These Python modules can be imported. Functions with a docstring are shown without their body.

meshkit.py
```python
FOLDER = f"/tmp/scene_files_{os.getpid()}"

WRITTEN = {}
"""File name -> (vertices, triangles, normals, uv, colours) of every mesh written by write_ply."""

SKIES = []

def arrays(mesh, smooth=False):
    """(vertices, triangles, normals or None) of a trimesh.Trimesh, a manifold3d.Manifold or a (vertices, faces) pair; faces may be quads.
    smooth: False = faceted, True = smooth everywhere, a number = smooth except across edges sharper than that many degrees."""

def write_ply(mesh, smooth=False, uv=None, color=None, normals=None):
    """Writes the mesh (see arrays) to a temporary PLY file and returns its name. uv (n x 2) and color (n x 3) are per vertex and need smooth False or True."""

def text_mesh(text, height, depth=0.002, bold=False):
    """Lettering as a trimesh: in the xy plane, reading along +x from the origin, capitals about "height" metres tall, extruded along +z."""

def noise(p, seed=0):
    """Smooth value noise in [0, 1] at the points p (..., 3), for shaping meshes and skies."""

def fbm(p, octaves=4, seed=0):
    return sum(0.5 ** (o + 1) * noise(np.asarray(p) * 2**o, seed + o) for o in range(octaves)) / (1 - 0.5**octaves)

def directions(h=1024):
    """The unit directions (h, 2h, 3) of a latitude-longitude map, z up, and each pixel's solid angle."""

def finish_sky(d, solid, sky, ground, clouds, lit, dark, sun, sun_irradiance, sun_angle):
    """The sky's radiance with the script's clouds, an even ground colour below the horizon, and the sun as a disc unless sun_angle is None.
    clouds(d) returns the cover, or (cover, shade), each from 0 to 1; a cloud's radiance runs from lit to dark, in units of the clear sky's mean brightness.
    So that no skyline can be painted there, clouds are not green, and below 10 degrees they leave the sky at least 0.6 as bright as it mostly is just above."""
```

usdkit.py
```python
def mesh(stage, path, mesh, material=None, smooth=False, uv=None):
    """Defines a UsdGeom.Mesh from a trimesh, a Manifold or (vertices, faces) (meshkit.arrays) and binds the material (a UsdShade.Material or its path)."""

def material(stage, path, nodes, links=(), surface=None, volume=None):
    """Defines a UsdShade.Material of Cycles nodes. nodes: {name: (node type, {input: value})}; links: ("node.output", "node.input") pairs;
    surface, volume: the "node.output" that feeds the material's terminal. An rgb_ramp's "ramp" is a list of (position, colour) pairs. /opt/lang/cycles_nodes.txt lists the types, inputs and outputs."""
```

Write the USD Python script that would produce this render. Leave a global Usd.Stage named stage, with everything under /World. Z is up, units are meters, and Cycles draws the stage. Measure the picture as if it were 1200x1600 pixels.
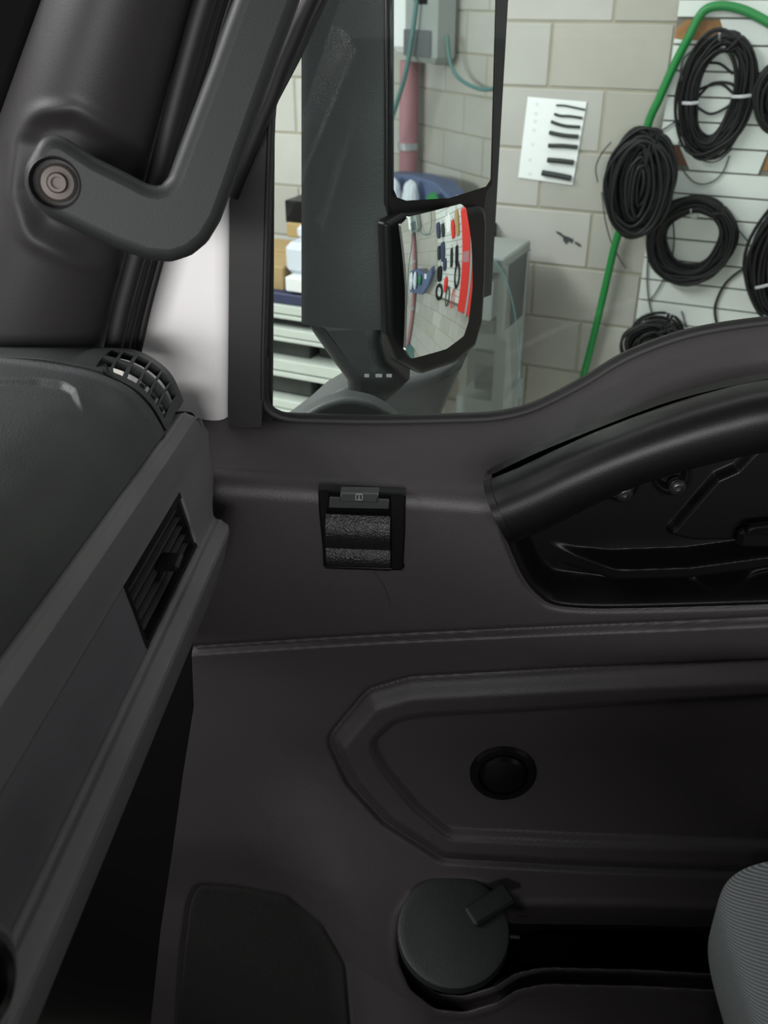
import math, random
import numpy as np, trimesh, usdkit, meshkit
import manifold3d as m3
import mapbox_earcut
from shapely.geometry import Polygon, LineString, Point
from pxr import Usd, UsdGeom, UsdLux, Gf, Sdf
random.seed(7); np.random.seed(7)
RNG = np.random.default_rng(7)
stage = Usd.Stage.CreateInMemory()
UsdGeom.SetStageUpAxis(stage, UsdGeom.Tokens.z); UsdGeom.SetStageMetersPerUnit(stage, 1.0)
UsdGeom.Xform.Define(stage, '/World'); UsdGeom.Scope.Define(stage, '/World/Looks')
# ------------------------------------------------------------------ camera (1200 x 1600)
FPX, PITCH, YAW = 1450.0, math.radians(29.3), math.radians(2.0)
EYE = np.array([0.0, 0.0, 2.3])
cam = UsdGeom.Camera.Define(stage, '/World/camera')
cam.CreateHorizontalApertureAttr(24.0); cam.CreateVerticalApertureAttr(32.0)
cam.CreateFocalLengthAttr(24.0 * FPX / 1200.0); cam.CreateClippingRangeAttr(Gf.Vec2f(0.02, 100))
cam.AddTranslateOp().Set(Gf.Vec3d(*EYE)); cam.AddRotateZOp().Set(math.degrees(YAW)); cam.AddRotateXOp().Set(90 - math.degrees(PITCH))
cam.CreateFStopAttr(11.0); cam.CreateFocusDistanceAttr(0.78); cam.CreateExposureAttr(0.0)
# ------------------------------------------------------------------ light: the shop's ceiling lamps and its grey bounce light
dome = UsdLux.DomeLight.Define(stage, '/World/shop_ambient'); dome.CreateIntensityAttr(0.17); dome.CreateColorAttr(Gf.Vec3f(0.98, 1.0, 1.0))
def rect_light(name, loc, w, h, power, col=(1.0, 1.0, 0.985)):
    l = UsdLux.RectLight.Define(stage, '/World/' + name); l.CreateWidthAttr(w); l.CreateHeightAttr(h); l.CreateIntensityAttr(power); l.CreateColorAttr(Gf.Vec3f(*col))
    l.AddTranslateOp().Set(Gf.Vec3d(*loc)); return l
rect_light('ceiling_lamp', (-1.0, 1.7, 5.4), 5.0, 0.5, 5.4)
rect_light('ceiling_lamp_001', (4.0, 0.4, 5.4), 4.0, 0.5, 7.4)
rect_light('ceiling_lamp_002', (-4.0, 0.6, 5.0), 1.2, 4.0, 30.0)
l = rect_light('bay_door_daylight', (-0.8, -9.0, 3.5), 7.0, 1.5, 28.0); l.AddRotateXOp().Set(90.0)

# ------------------------------------------------------------------ geometry helpers
cY, sY = math.cos(YAW), math.sin(YAW)
FWD = np.array([-sY * math.cos(PITCH), cY * math.cos(PITCH), -math.sin(PITCH)]); RGT = np.array([cY, sY, 0.0]); UPV = np.cross(RGT, FWD)
def ray(px, py): return FWD + (px - 600) / FPX * RGT - (py - 800) / FPX * UPV
def at_y(px, py, y): d = ray(px, py); return EYE + d * (y / d[1])
def proj(P):
    q = np.asarray(P) - EYE; t = q @ FWD
    return np.stack([600 + FPX * (q @ RGT) / t, 800 - FPX * (q @ UPV) / t], -1)
WANG = math.radians(-23.0); WD = 3.4                      # the block wall stands obliquely to the truck
DW = np.array([math.cos(WANG), math.sin(WANG), 0.0]); NW = np.array([math.sin(WANG), -math.cos(WANG), 0.0]); ZV = np.array([0, 0, 1.0])
def W(a, z, off=0.0): return DW * a + NW * (off - WD) + ZV * (2.3 + z)          # a along the wall, z from eye height, off in front of it
def wp(px, py, off=0.0): d = ray(px, py); return EYE + d * ((off - WD) / (d @ NW))
def wa(px, py, off=0.0): p = wp(px, py, off); return np.array([p @ DW, p[2] - 2.3])
def sstep(a, b, x): t = np.clip((np.asarray(x, float) - a) / (b - a), 0, 1); return t * t * (3 - 2 * t)
def lerp(a, b, t): return np.asarray(a) * (1 - t) + np.asarray(b) * t
def smooth_line(pts, n=60, closed=False):
    """Catmull-Rom through the points."""
    p = np.asarray(pts, float)
    q = np.vstack([p[-1], p, p[0], p[1]]) if closed else np.vstack([2 * p[0] - p[1], p, 2 * p[-1] - p[-2]])
    m = len(q) - 3; u = np.linspace(0, m, n, endpoint=not closed); i = np.minimum(u.astype(int), m - 1); t = (u - i)[:, None]
    a, b, c, d = q[i], q[i + 1], q[i + 2], q[i + 3]
    return 0.5 * (2 * b + (c - a) * t + (2 * a - 5 * b + 4 * c - d) * t ** 2 + (3 * b - a - 3 * c + d) * t ** 3)
def round_poly(pts, r): 
    g = Polygon(pts); g = g.buffer(-r).buffer(2 * r).buffer(-r) if r > 0 else g
    return np.array(g.exterior.coords)[:-1]
def soft_poly(pts, r, sig=5.0, n=260):
    """A rounded outline, evenly resampled and smoothed."""
    e = Polygon(round_poly(pts, r)).exterior; q = np.array([e.interpolate(t, True).coords[0] for t in np.linspace(0, 1, n, endpoint=False)]); L = e.length / n
    k = np.fft.fftfreq(n); w = np.exp(-2 * (np.pi * k * sig / L) ** 2)
    return np.real(np.fft.ifft(np.fft.fft(q, axis=0) * w[:, None], axis=0))
def sdf(P, poly):
    """Signed distance in pixels to a polygon, positive inside."""
    P = np.asarray(P, float); poly = np.asarray(poly, float); d2 = np.full(P.shape[:-1], 1e18); inside = np.zeros(P.shape[:-1], bool)
    for a, b in zip(poly, np.roll(poly, -1, 0)):
        e = b - a; w = P - a; t = np.clip((w @ e) / max(e @ e, 1e-12), 0, 1)
        d2 = np.minimum(d2, ((w - t[..., None] * e) ** 2).sum(-1))
        c = (a[1] > P[..., 1]) != (b[1] > P[..., 1])
        with np.errstate(divide='ignore', invalid='ignore'):
            inside ^= c & (P[..., 0] < (b[0] - a[0]) * (P[..., 1] - a[1]) / (b[1] - a[1] if b[1] != a[1] else 1e-9) + a[0])
    return np.where(inside, 1, -1) * np.sqrt(d2)
def pdist(P, line):
    P = np.asarray(P, float); line = np.asarray(line, float); d2 = np.full(P.shape[:-1], 1e18)
    for a, b in zip(line[:-1], line[1:]):
        e = b - a; w = P - a; t = np.clip((w @ e) / max(e @ e, 1e-12), 0, 1)
        d2 = np.minimum(d2, ((w - t[..., None] * e) ** 2).sum(-1))
    return np.sqrt(d2)
def grid_mesh(P, mask=None, back=None):
    """P (n, m, 3) as a surface; mask (n-1, m-1) keeps faces; back = offset vector or (n,m,3) that closes it into a solid."""
    n, m = P.shape[:2]; idx = np.arange(n * m).reshape(n, m)
    k = np.ones((n - 1, m - 1), bool) if mask is None else mask
    a, b, c, d = idx[:-1, :-1][k], idx[1:, :-1][k], idx[1:, 1:][k], idx[:-1, 1:][k]
    F = np.vstack([np.stack([a, b, c], 1), np.stack([a, c, d], 1)]); V = P.reshape(-1, 3)
    if back is not None:
        B = (P + back).reshape(-1, 3); E = np.vstack([F[:, [0, 1]], F[:, [1, 2]], F[:, [2, 0]]])
        key = {}
        for x, y in E: key[(x, y)] = 1
        rim = np.array([(x, y) for x, y in key if (y, x) not in key])
        o = len(V); S = np.vstack([np.stack([rim[:, 1], rim[:, 0], rim[:, 0] + o], 1), np.stack([rim[:, 1], rim[:, 0] + o, rim[:, 1] + o], 1)])
        V = np.vstack([V, B]); F = np.vstack([F, F[:, ::-1] + o, S])
    t = trimesh.Trimesh(V, F, process=False); t.remove_unreferenced_vertices(); return t
def clip(V, N, fields, F, k):
    """Cuts the triangles along field k = 0 and keeps the positive side."""
    f = fields[:, k]; pos = f[F] > 0; cnt = pos.sum(1); keep = F[cnt == 3]; V, N, fields = list(V), list(N), list(fields); seen = {}; new = []
    def cut(i, j):
        key = (min(i, j), max(i, j))
        if key not in seen:
            t = fields[i][k] / (fields[i][k] - fields[j][k]); seen[key] = len(V)
            V.append(V[i] * (1 - t) + V[j] * t); N.append(N[i] * (1 - t) + N[j] * t); q = fields[i] * (1 - t) + fields[j] * t; q[k] = 0; fields.append(q)
        return seen[key]
    for tri, p, c in zip(F[(cnt == 1) | (cnt == 2)], pos[(cnt == 1) | (cnt == 2)], cnt[(cnt == 1) | (cnt == 2)]):
        if c == 1:
            i = int(np.argmax(p)); a, b, c_ = tri[i], tri[(i + 1) % 3], tri[(i + 2) % 3]; new.append((a, cut(a, b), cut(a, c_)))
        else:
            i = int(np.argmin(p)); a, b, c_ = tri[i], tri[(i + 1) % 3], tri[(i + 2) % 3]; x, y = cut(a, b), cut(a, c_); new += [(x, b, c_), (x, c_, y)]
    return np.array(V), np.array(N), np.array(fields), np.vstack([keep, np.array(new, int).reshape(-1, 3)])
def shell_part(name, P, fields, back, material, parent, **kw):
    """A piece of the gridded surface P where every field is positive, its edge cut cleanly, closed with a back; the front keeps the whole surface's normals."""
    n, m = P.shape[:2]; idx = np.arange(n * m).reshape(n, m)
    du, dv = np.gradient(P, axis=0), np.gradient(P, axis=1); Nn = np.cross(du, dv).reshape(-1, 3); Nn /= np.linalg.norm(Nn, axis=1)[:, None] + 1e-15
    fl = np.stack([np.asarray(f, float).ravel() for f in fields], 1); ok = (fl > -40).all(1)
    a, b, c, d = idx[:-1, :-1].ravel(), idx[1:, :-1].ravel(), idx[1:, 1:].ravel(), idx[:-1, 1:].ravel()
    F = np.vstack([np.stack([a, b, c], 1), np.stack([a, c, d], 1)]); F = F[ok[F].all(1)]; V = P.reshape(-1, 3)
    for k in range(fl.shape[1]): V, Nn, fl, F = clip(V, Nn, fl, F, k)
    u = np.unique(F); r = np.full(len(V), -1); r[u] = np.arange(len(u)); V, Nn, F = V[u], Nn[u], r[F]
    E = np.vstack([F[:, [0, 1]], F[:, [1, 2]], F[:, [2, 0]]]); keys = set(map(tuple, E.tolist())); rim = np.array([e for e in keys if (e[1], e[0]) not in keys])
    rim = rim[np.lexsort(rim.T)]
    k = len(V); Bv = V + back; q = len(rim)
    R0, R1 = V[rim[:, 0]], V[rim[:, 1]]; S = np.vstack([R0, R1, R1 + back, R0 + back]); i = np.arange(q) + 2 * k
    SF = np.vstack([np.stack([i + q, i, i + 3 * q], 1), np.stack([i + q, i + 3 * q, i + 2 * q], 1)])
    sn = np.cross(R0 - R1, np.broadcast_to(back, R0.shape)); sn /= np.linalg.norm(sn, axis=1)[:, None] + 1e-15
    Va = np.vstack([V, Bv, S]); Fa = np.vstack([F, F[:, ::-1] + k, SF]); Na = np.vstack([Nn, -Nn, sn, sn, sn, sn])
    up = path_of(parent); p = usdkit.mesh(stage, up + '/' + numbered(up, name), (Va, Fa), material, smooth=False)
    from pxr import Vt
    p.CreateNormalsAttr(Vt.Vec3fArray.FromNumpy(Na.astype(np.float32))); p.SetNormalsInterpolation('vertex')
    return tag(p.GetPrim(), **kw)
def flip(t): return trimesh.Trimesh(t.vertices, t.faces[:, ::-1], process=False)
def tube(path, r, sides=8, closed=False, caps=True, squash=None, nrm=None):
    """A tube along the path; r a number or one per point; squash = (a, b) half sizes across and along nrm, superelliptic."""
    p = np.asarray(path, float); n = len(p)
    T = (np.roll(p, -1, 0) - np.roll(p, 1, 0)) if closed else np.gradient(p, axis=0); T /= np.linalg.norm(T, axis=1)[:, None] + 1e-12
    if nrm is None:
        N = np.zeros_like(p); v = np.cross(T[0], [0.31, 0.17, 0.93]); N[0] = v / np.linalg.norm(v)
        for i in range(1, n): v = N[i - 1] - T[i] * (N[i - 1] @ T[i]); N[i] = v / (np.linalg.norm(v) + 1e-12)
    else:
        N = np.broadcast_to(nrm, p.shape) - T * (np.broadcast_to(nrm, p.shape) * T).sum(1)[:, None]; N /= np.linalg.norm(N, axis=1)[:, None]
    B = np.cross(T, N); th = np.linspace(0, 2 * np.pi, sides, endpoint=False); c, s = np.cos(th), np.sin(th)
    if squash is not None:
        a, b, e = squash; c = np.sign(c) * np.abs(c) ** (2 / e); s = np.sign(s) * np.abs(s) ** (2 / e)
        a = np.broadcast_to(a, n)[:, None, None]; b = np.broadcast_to(b, n)[:, None, None]
        R = p[:, None] + b * c[None, :, None] * N[:, None] + a * s[None, :, None] * B[:, None]
    else:
        rr = np.broadcast_to(r, n)[:, None, None]; R = p[:, None] + rr * (c[None, :, None] * N[:, None] + s[None, :, None] * B[:, None])
    V = R.reshape(-1, 3); i = np.arange(n if closed else n - 1)[:, None]; j = np.arange(sides)[None]; i2 = (i + 1) % n; j2 = (j + 1) % sides
    a, b, c_, d = (i * sides + j).ravel(), (i2 * sides + j).ravel(), (i2 * sides + j2).ravel(), (i * sides + j2).ravel()
    F = np.vstack([np.stack([a, c_, b], 1), np.stack([a, d, c_], 1)])
    if caps and not closed:
        V = np.vstack([V, p[0], p[-1]]); o = len(V) - 2; k = np.arange(sides); k2 = (k + 1) % sides
        F = np.vstack([F, np.stack([np.full(sides, o), k2, k], 1), np.stack([np.full(sides, o + 1), (n - 1) * sides + k, (n - 1) * sides + k2], 1)])
    return flip(trimesh.Trimesh(V, F, process=False))
def inset(p, d):
    p = np.asarray(p, float); a = p - np.roll(p, 1, 0); b = np.roll(p, -1, 0) - p
    na = np.stack([-a[:, 1], a[:, 0]], 1); nb = np.stack([-b[:, 1], b[:, 0]], 1)
    na /= np.linalg.norm(na, axis=1)[:, None] + 1e-12; nb /= np.linalg.norm(nb, axis=1)[:, None] + 1e-12
    m = na + nb; m /= np.maximum((m * m).sum(1) / 2, 0.35)[:, None]
    return p + m * d
def plate(P2, frame, depth, bev=0.0, bow=None):
    """A bevelled plate: outline P2 (metres) in frame (origin, u, v, w), from w=0 to w=depth, the edge at depth rounded by bev."""
    P2 = np.asarray(P2, float)
    ar = 0.5 * np.sum(P2[:, 0] * np.roll(P2[:, 1], -1) - P2[:, 1] * np.roll(P2[:, 0], -1))
    if ar < 0: P2 = P2[::-1]
    O, U, V_, Wn = [np.asarray(x, float) for x in frame]
    rings = [(0, 0.0)] + ([(depth - bev, 0), (depth - bev * 0.62, bev * 0.08), (depth - bev * 0.29, bev * 0.29), (depth - bev * 0.08, bev * 0.62), (depth, bev), (depth, bev * 1.04 + 0.0001)] if bev > 0 else [(depth, 0)])
    L = [inset(P2, d) if d else P2 for _, d in rings]; n = len(P2)
    V = np.vstack([O + l[:, :1] * U + l[:, 1:] * V_ + h * Wn for l, (h, _) in zip(L, rings)])
    F = []
    k = np.arange(n); k2 = (k + 1) % n
    for r in range(len(rings) - 1):
        a, b, c, d = r * n + k, r * n + k2, (r + 1) * n + k2, (r + 1) * n + k
        F += [np.stack([a, b, c], 1), np.stack([a, c, d], 1)]
    def cap(pts): return np.array(mapbox_earcut.triangulate_float64(np.ascontiguousarray(pts), np.array([len(pts)], np.uint32))).reshape(-1, 3)
    top = cap(L[-1]); bot = cap(L[0])
    def orient(t, pts):
        A = pts[t]; s = (A[:, 1, 0] - A[:, 0, 0]) * (A[:, 2, 1] - A[:, 0, 1]) - (A[:, 1, 1] - A[:, 0, 1]) * (A[:, 2, 0] - A[:, 0, 0])
        t = t.copy(); t[s < 0] = t[s < 0][:, ::-1]; return t
    F += [orient(top, L[-1]) + (len(rings) - 1) * n, orient(bot, L[0])[:, ::-1]]
    t = trimesh.Trimesh(V, np.vstack(F), process=False)
    if np.cross(U, V_) @ Wn < 0: t = flip(t)
    return t
def pix_plate(pts, y, depth, bev=0.0, r=0):
    """A plate standing in the vertical plane at y, its outline seen at these pixels, thickness towards the cab."""
    pts = np.array(round_poly(pts, r)) if r else np.asarray(pts, float)
    Q = np.array([at_y(a, b, y - depth) for a, b in pts])
    return plate(Q[:, [0, 2]], ((0, y, 0), (1, 0, 0), (0, 0, 1), (0, -1, 0)), depth, bev)
def wall_plate(pts, off, depth, bev=0.0, r=0, pix=True):
    pts = np.array(round_poly(pts, r)) if r else np.asarray(pts, float)
    Q = np.array([wa(a, b, off) for a, b in pts]) if pix else pts
    return plate(Q, (NW * (off - WD) + ZV * 2.3, DW, ZV, NW), depth, bev)
def cbox(size, c=0.002, frame=None, center=(0, 0, 0)):
    """A chamfered box; frame = (u, v, w) axes."""
    h = np.asarray(size, float) / 2; c = min(c, 0.45 * 2 * h.min()); pts = []
    for sx in (-1, 1):
        for sy in (-1, 1):
            for sz in (-1, 1):
                for k in range(3):
                    q = np.array([sx, sy, sz]) * (h - c); q[k] = np.array([sx, sy, sz])[k] * h[k]; pts.append(q)
    t = trimesh.convex.convex_hull(np.array(pts))
    V = np.array(t.vertices)
    if frame is not None: V = V @ np.array(frame)
    return trimesh.Trimesh(V + np.asarray(center), t.faces, process=False)
WF = (DW, -NW, ZV)                                       # along the wall, into it, up
def wbox(a0, a1, z0, z1, o0, o1, c=0.002): return cbox((a1 - a0, o1 - o0, z1 - z0), c, WF, W((a0 + a1) / 2, (z0 + z1) / 2, (o0 + o1) / 2))
def box(x0, x1, y0, y1, z0, z1, c=0.002): return cbox((x1 - x0, y1 - y0, z1 - z0), c, None, ((x0 + x1) / 2, (y0 + y1) / 2, (z0 + z1) / 2))
def lathe(prof, center, axis, n=48):
    """Profile [(radius, height)] turned about the axis."""
    axis = np.asarray(axis, float); axis /= np.linalg.norm(axis); u = np.cross(axis, [0.1, 0.9, 0.3]); u /= np.linalg.norm(u); v = np.cross(axis, u)
    th = np.linspace(0, 2 * np.pi, n, endpoint=False)
    V = [np.asarray(center) + axis * h + r * (math.cos(t) * u + math.sin(t) * v) for r, h in prof for t in th]
    F = []; k = np.arange(n); k2 = (k + 1) % n
    for i in range(len(prof) - 1):
        a, b, c, d = i * n + k, i * n + k2, (i + 1) * n + k2, (i + 1) * n + k
        F += [np.stack([a, b, c], 1), np.stack([a, c, d], 1)]
    t = trimesh.Trimesh(np.array(V), np.vstack(F), process=False); return t
def cat(*m): return trimesh.util.concatenate([trimesh.Trimesh(x.vertices, x.faces, process=False) for x in m])

# ------------------------------------------------------------------ scene helpers
used = {}
def numbered(parent, name):
    k = used.get((parent, name), 0); used[(parent, name)] = k + 1
    return name if k == 0 else f'{name}_{k:03d}'
def path_of(o): return str(o.GetPath()) if o is not None else '/World'
def tag(o, label=None, cat=None, group=None, kind=None):
    for k, v in (('label', label), ('category', cat), ('group', group), ('kind', kind)):
        if v: o.SetCustomDataByKey(k, v)
    return o
def obj(name, mesh, mat, parent=None, smooth=35, **kw):
    up = path_of(parent); p = usdkit.mesh(stage, up + '/' + numbered(up, name), mesh, mat, smooth=smooth).GetPrim()
    return tag(p, **kw)
def thing(name, label, cat, group=None, kind=None):
    return tag(UsdGeom.Xform.Define(stage, '/World/' + numbered('/World', name)).GetPrim(), label, cat, group, kind)

# ------------------------------------------------------------------ materials
def srgb(r, g, b): return tuple(((c / 255) / 12.92 if c / 255 <= 0.04045 else ((c / 255 + 0.055) / 1.055) ** 2.4) for c in (r, g, b))
def mat(name, col, rough=0.5, var=0.0, vscale=6.0, bump=0.0, bscale=800.0, spec=0.5, metal=0.0, dust=None, detail=2.0):
    """Plastic, paint, rubber, concrete: a colour with slight mottling and a fine grain in relief."""
    n = {'p': ('principled_bsdf', {'base_color': col, 'roughness': rough, 'specular_ior_level': spec, 'metallic': metal}), 'g': ('geometry', {})}; l = []
    if var:
        n['n'] = ('noise_texture', {'scale': vscale, 'detail': 6.0}); l.append(('g.position', 'n.vector'))
        n['r'] = ('rgb_ramp', {'ramp': [(0.3, tuple(c * (1 - var) for c in col)), (0.7, tuple(min(c * (1 + var), 1) for c in col))]})
        l += [('n.fac', 'r.fac'), ('r.color', 'p.base_color')]
    if bump:
        n['b'] = ('noise_texture', {'scale': bscale, 'detail': detail}); n['u'] = ('bump', {'strength': bump, 'distance': 0.001})
        l += [('g.position', 'b.vector'), ('b.fac', 'u.height'), ('u.normal', 'p.normal')]
    return usdkit.material(stage, '/World/Looks/' + name, n, l, surface='p.BSDF')
M = {}
M['door'] = mat('door_plastic', srgb(56, 51, 53), 0.5, 0.06, 9, 0.3, 900, spec=0.7)
M['dash'] = mat('dash_plastic', srgb(108, 106, 109), 0.5, 0.06, 14, 0.35, 1000, spec=0.45)
M['pad'] = mat('dash_pad_plastic', srgb(56, 58, 59), 0.52, 0.10, 14, 0.4, 900, spec=0.45)
M['panel'] = mat('trim_panel_plastic', srgb(98, 96, 101), 0.55, 0.06, 14, 0.3, 1000, spec=0.4)
M['pillar'] = mat('pillar_plastic', srgb(43, 41, 42), 0.5, 0.03, 9, 0.12, 1200, spec=0.3)
M['handle'] = mat('handle_plastic', srgb(38, 39, 40), 0.5, 0.03, 9, 0.1, 1200, spec=0.3)
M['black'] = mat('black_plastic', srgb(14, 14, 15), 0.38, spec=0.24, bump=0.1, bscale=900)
M['black_grain'] = mat('black_grained_plastic', srgb(30, 30, 32), 0.3, bump=1.0, bscale=600)
M['rubber'] = mat('black_rubber', srgb(20, 19, 20), 0.6)
M['switch_grey'] = mat('switch_grey_plastic', srgb(52, 54, 55), 0.5)
M['print'] = mat('grey_print', srgb(150, 152, 150), 0.6)
M['white_paint'] = mat('white_paint', srgb(236, 233, 233), 0.35)
M['grille'] = mat('grille_cloth', srgb(17, 17, 16), 0.9, bump=0.8, bscale=500)
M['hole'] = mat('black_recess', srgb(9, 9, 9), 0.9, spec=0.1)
M['bolt'] = mat('bolt_steel', srgb(84, 77, 73), 0.5, metal=0.4)
M['bolt_dark'] = mat('dark_bolt_steel', srgb(70, 70, 72), 0.3, metal=0.7)
M['mirror_case'] = mat('mirror_case_plastic', srgb(31, 34, 36), 0.55, bump=0.25, bscale=700)
M['mirror_foot'] = mat('mirror_foot_plastic', srgb(82, 85, 86), 0.5, bump=0.2, bscale=700)
M['lid'] = mat('lid_plastic', srgb(25, 30, 28), 0.5, bump=0.25, bscale=700)
M['tape_clear'] = mat('cable_tie_plastic', srgb(176, 178, 182), 0.4)
for i, c in enumerate([(172, 171, 165), (166, 164, 157), (178, 176, 171), (166, 164, 155)]):
    M['block%d' % i] = mat('painted_block_%s' % 'abcd'[i], srgb(*c), 0.75, 0.05, 5, 0.6, 160, detail=5.0)
M['mortar'] = mat('mortar_paint', srgb(156, 152, 136), 0.85, 0.08, 8, 0.5, 200)
M['slat'] = mat('slat_laminate', srgb(208, 214, 210), 0.45, 0.02, 5)
M['groove'] = mat('slatwall_groove', srgb(112, 110, 100), 0.9)
M['core'] = mat('board_core', srgb(150, 108, 66), 0.9, 0.15, 40)
M['core_dark'] = mat('board_core_dark', srgb(120, 78, 56), 0.9, 0.15, 40)
M['cable'] = mat('cable_jacket', srgb(17, 18, 19), 0.5, spec=0.35)
M['cable_grey'] = mat('grey_wire', srgb(72, 76, 76), 0.45)
M['green'] = mat('green_hose_rubber', srgb(16, 122, 54), 0.42)
M['steel'] = mat('bright_steel', srgb(190, 192, 196), 0.3, metal=0.8)
M['paper'] = mat('white_card', srgb(232, 236, 236), 0.7)
M['sample'] = mat('sample_rubber', srgb(36, 44, 43), 0.5)
M['pencil'] = mat('pencil_grey', srgb(214, 219, 216), 0.8)
M['ink'] = mat('black_marking_paint', srgb(62, 66, 66), 0.8)
M['floor'] = mat('shop_concrete', srgb(178, 176, 166), 0.6, 0.08, 1.5, 0.3, 60)
M['cab'] = mat('cab_lining', srgb(92, 90, 90), 0.85, 0.05, 5)
M['shelf_white'] = mat('shelf_enamel', srgb(200, 208, 200), 0.45, 0.05, 8)
M['shelf_dark'] = mat('dark_stock', srgb(66, 68, 66), 0.7, 0.3, 12)
M['carton'] = mat('cardboard', srgb(172, 148, 104), 0.85, 0.06, 10)
M['bag'] = mat('pale_plastic_bag', srgb(205, 212, 222), 0.4)
M['grey_case'] = mat('grey_cabinet_plastic', srgb(150, 156, 154), 0.5, 0.06, 6)
M['grey_dark'] = mat('dark_grey_cabinet_plastic', srgb(92, 96, 98), 0.5, 0.08, 6)
M['red'] = mat('red_enamel', srgb(214, 48, 40), 0.4)
M['blue'] = mat('blue_plastic', srgb(84, 98, 130), 0.5, 0.1, 10)
M['navy'] = mat('navy_plastic', srgb(48, 54, 86), 0.5)
M['pink'] = mat('faded_red_pipe_paint', srgb(168, 122, 128), 0.6)
M['teal'] = mat('teal_rubber', srgb(84, 122, 120), 0.5)
M['glove_green'] = mat('green_plastic', srgb(30, 120, 62), 0.5)
M['glass'] = usdkit.material(stage, '/World/Looks/window_glass', {'t': ('transparent_bsdf', {'color': (0.93, 0.965, 0.95)}), 'g': ('glossy_bsdf', {'color': (1, 1, 1), 'roughness': 0.0}), 'f': ('fresnel', {'IOR': 1.25}), 'm': ('mix_closure', {})}, [('f.fac', 'm.fac'), ('t.BSDF', 'm.closure1'), ('g.BSDF', 'm.closure2')], surface='m.closure')
M['film'] = usdkit.material(stage, '/World/Looks/clear_film', {'t': ('transparent_bsdf', {'color': (0.84, 0.87, 0.87)}), 'g': ('glossy_bsdf', {'color': (1, 1, 1), 'roughness': 0.15}), 'f': ('fresnel', {'IOR': 1.5}), 'm': ('mix_closure', {})}, [('f.fac', 'm.fac'), ('t.BSDF', 'm.closure1'), ('g.BSDF', 'm.closure2')], surface='m.closure')
M['mirror'] = usdkit.material(stage, '/World/Looks/mirror_silver', {'g': ('glossy_bsdf', {'color': (0.86, 0.89, 0.88), 'roughness': 0.0})}, [], surface='g.BSDF')
M['seat'] = usdkit.material(stage, '/World/Looks/seat_cloth', {'c': ('texture_coordinate', {}), 'm': ('mapping', {'mapping_type': 'point', 'scale': (0.10, 0.8, 1.2)}), 'w': ('wave_texture', {'scale': 300.0, 'bands_direction': 'diagonal', 'distortion': 0.6, 'detail': 2.0, 'detail_scale': 3.0}), 'r': ('rgb_ramp', {'ramp': [(0.1, srgb(60, 62, 63)), (0.75, srgb(86, 89, 90))]}), 'u': ('bump', {'strength': 0.8, 'distance': 0.001}), 'p': ('principled_bsdf', {'roughness': 0.95, 'specular_ior_level': 0.15})},
    [('c.object', 'm.vector'), ('m.vector', 'w.vector'), ('w.fac', 'r.fac'), ('r.color', 'p.base_color'), ('w.fac', 'u.height'), ('u.normal', 'p.normal')], surface='p.BSDF')

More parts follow.
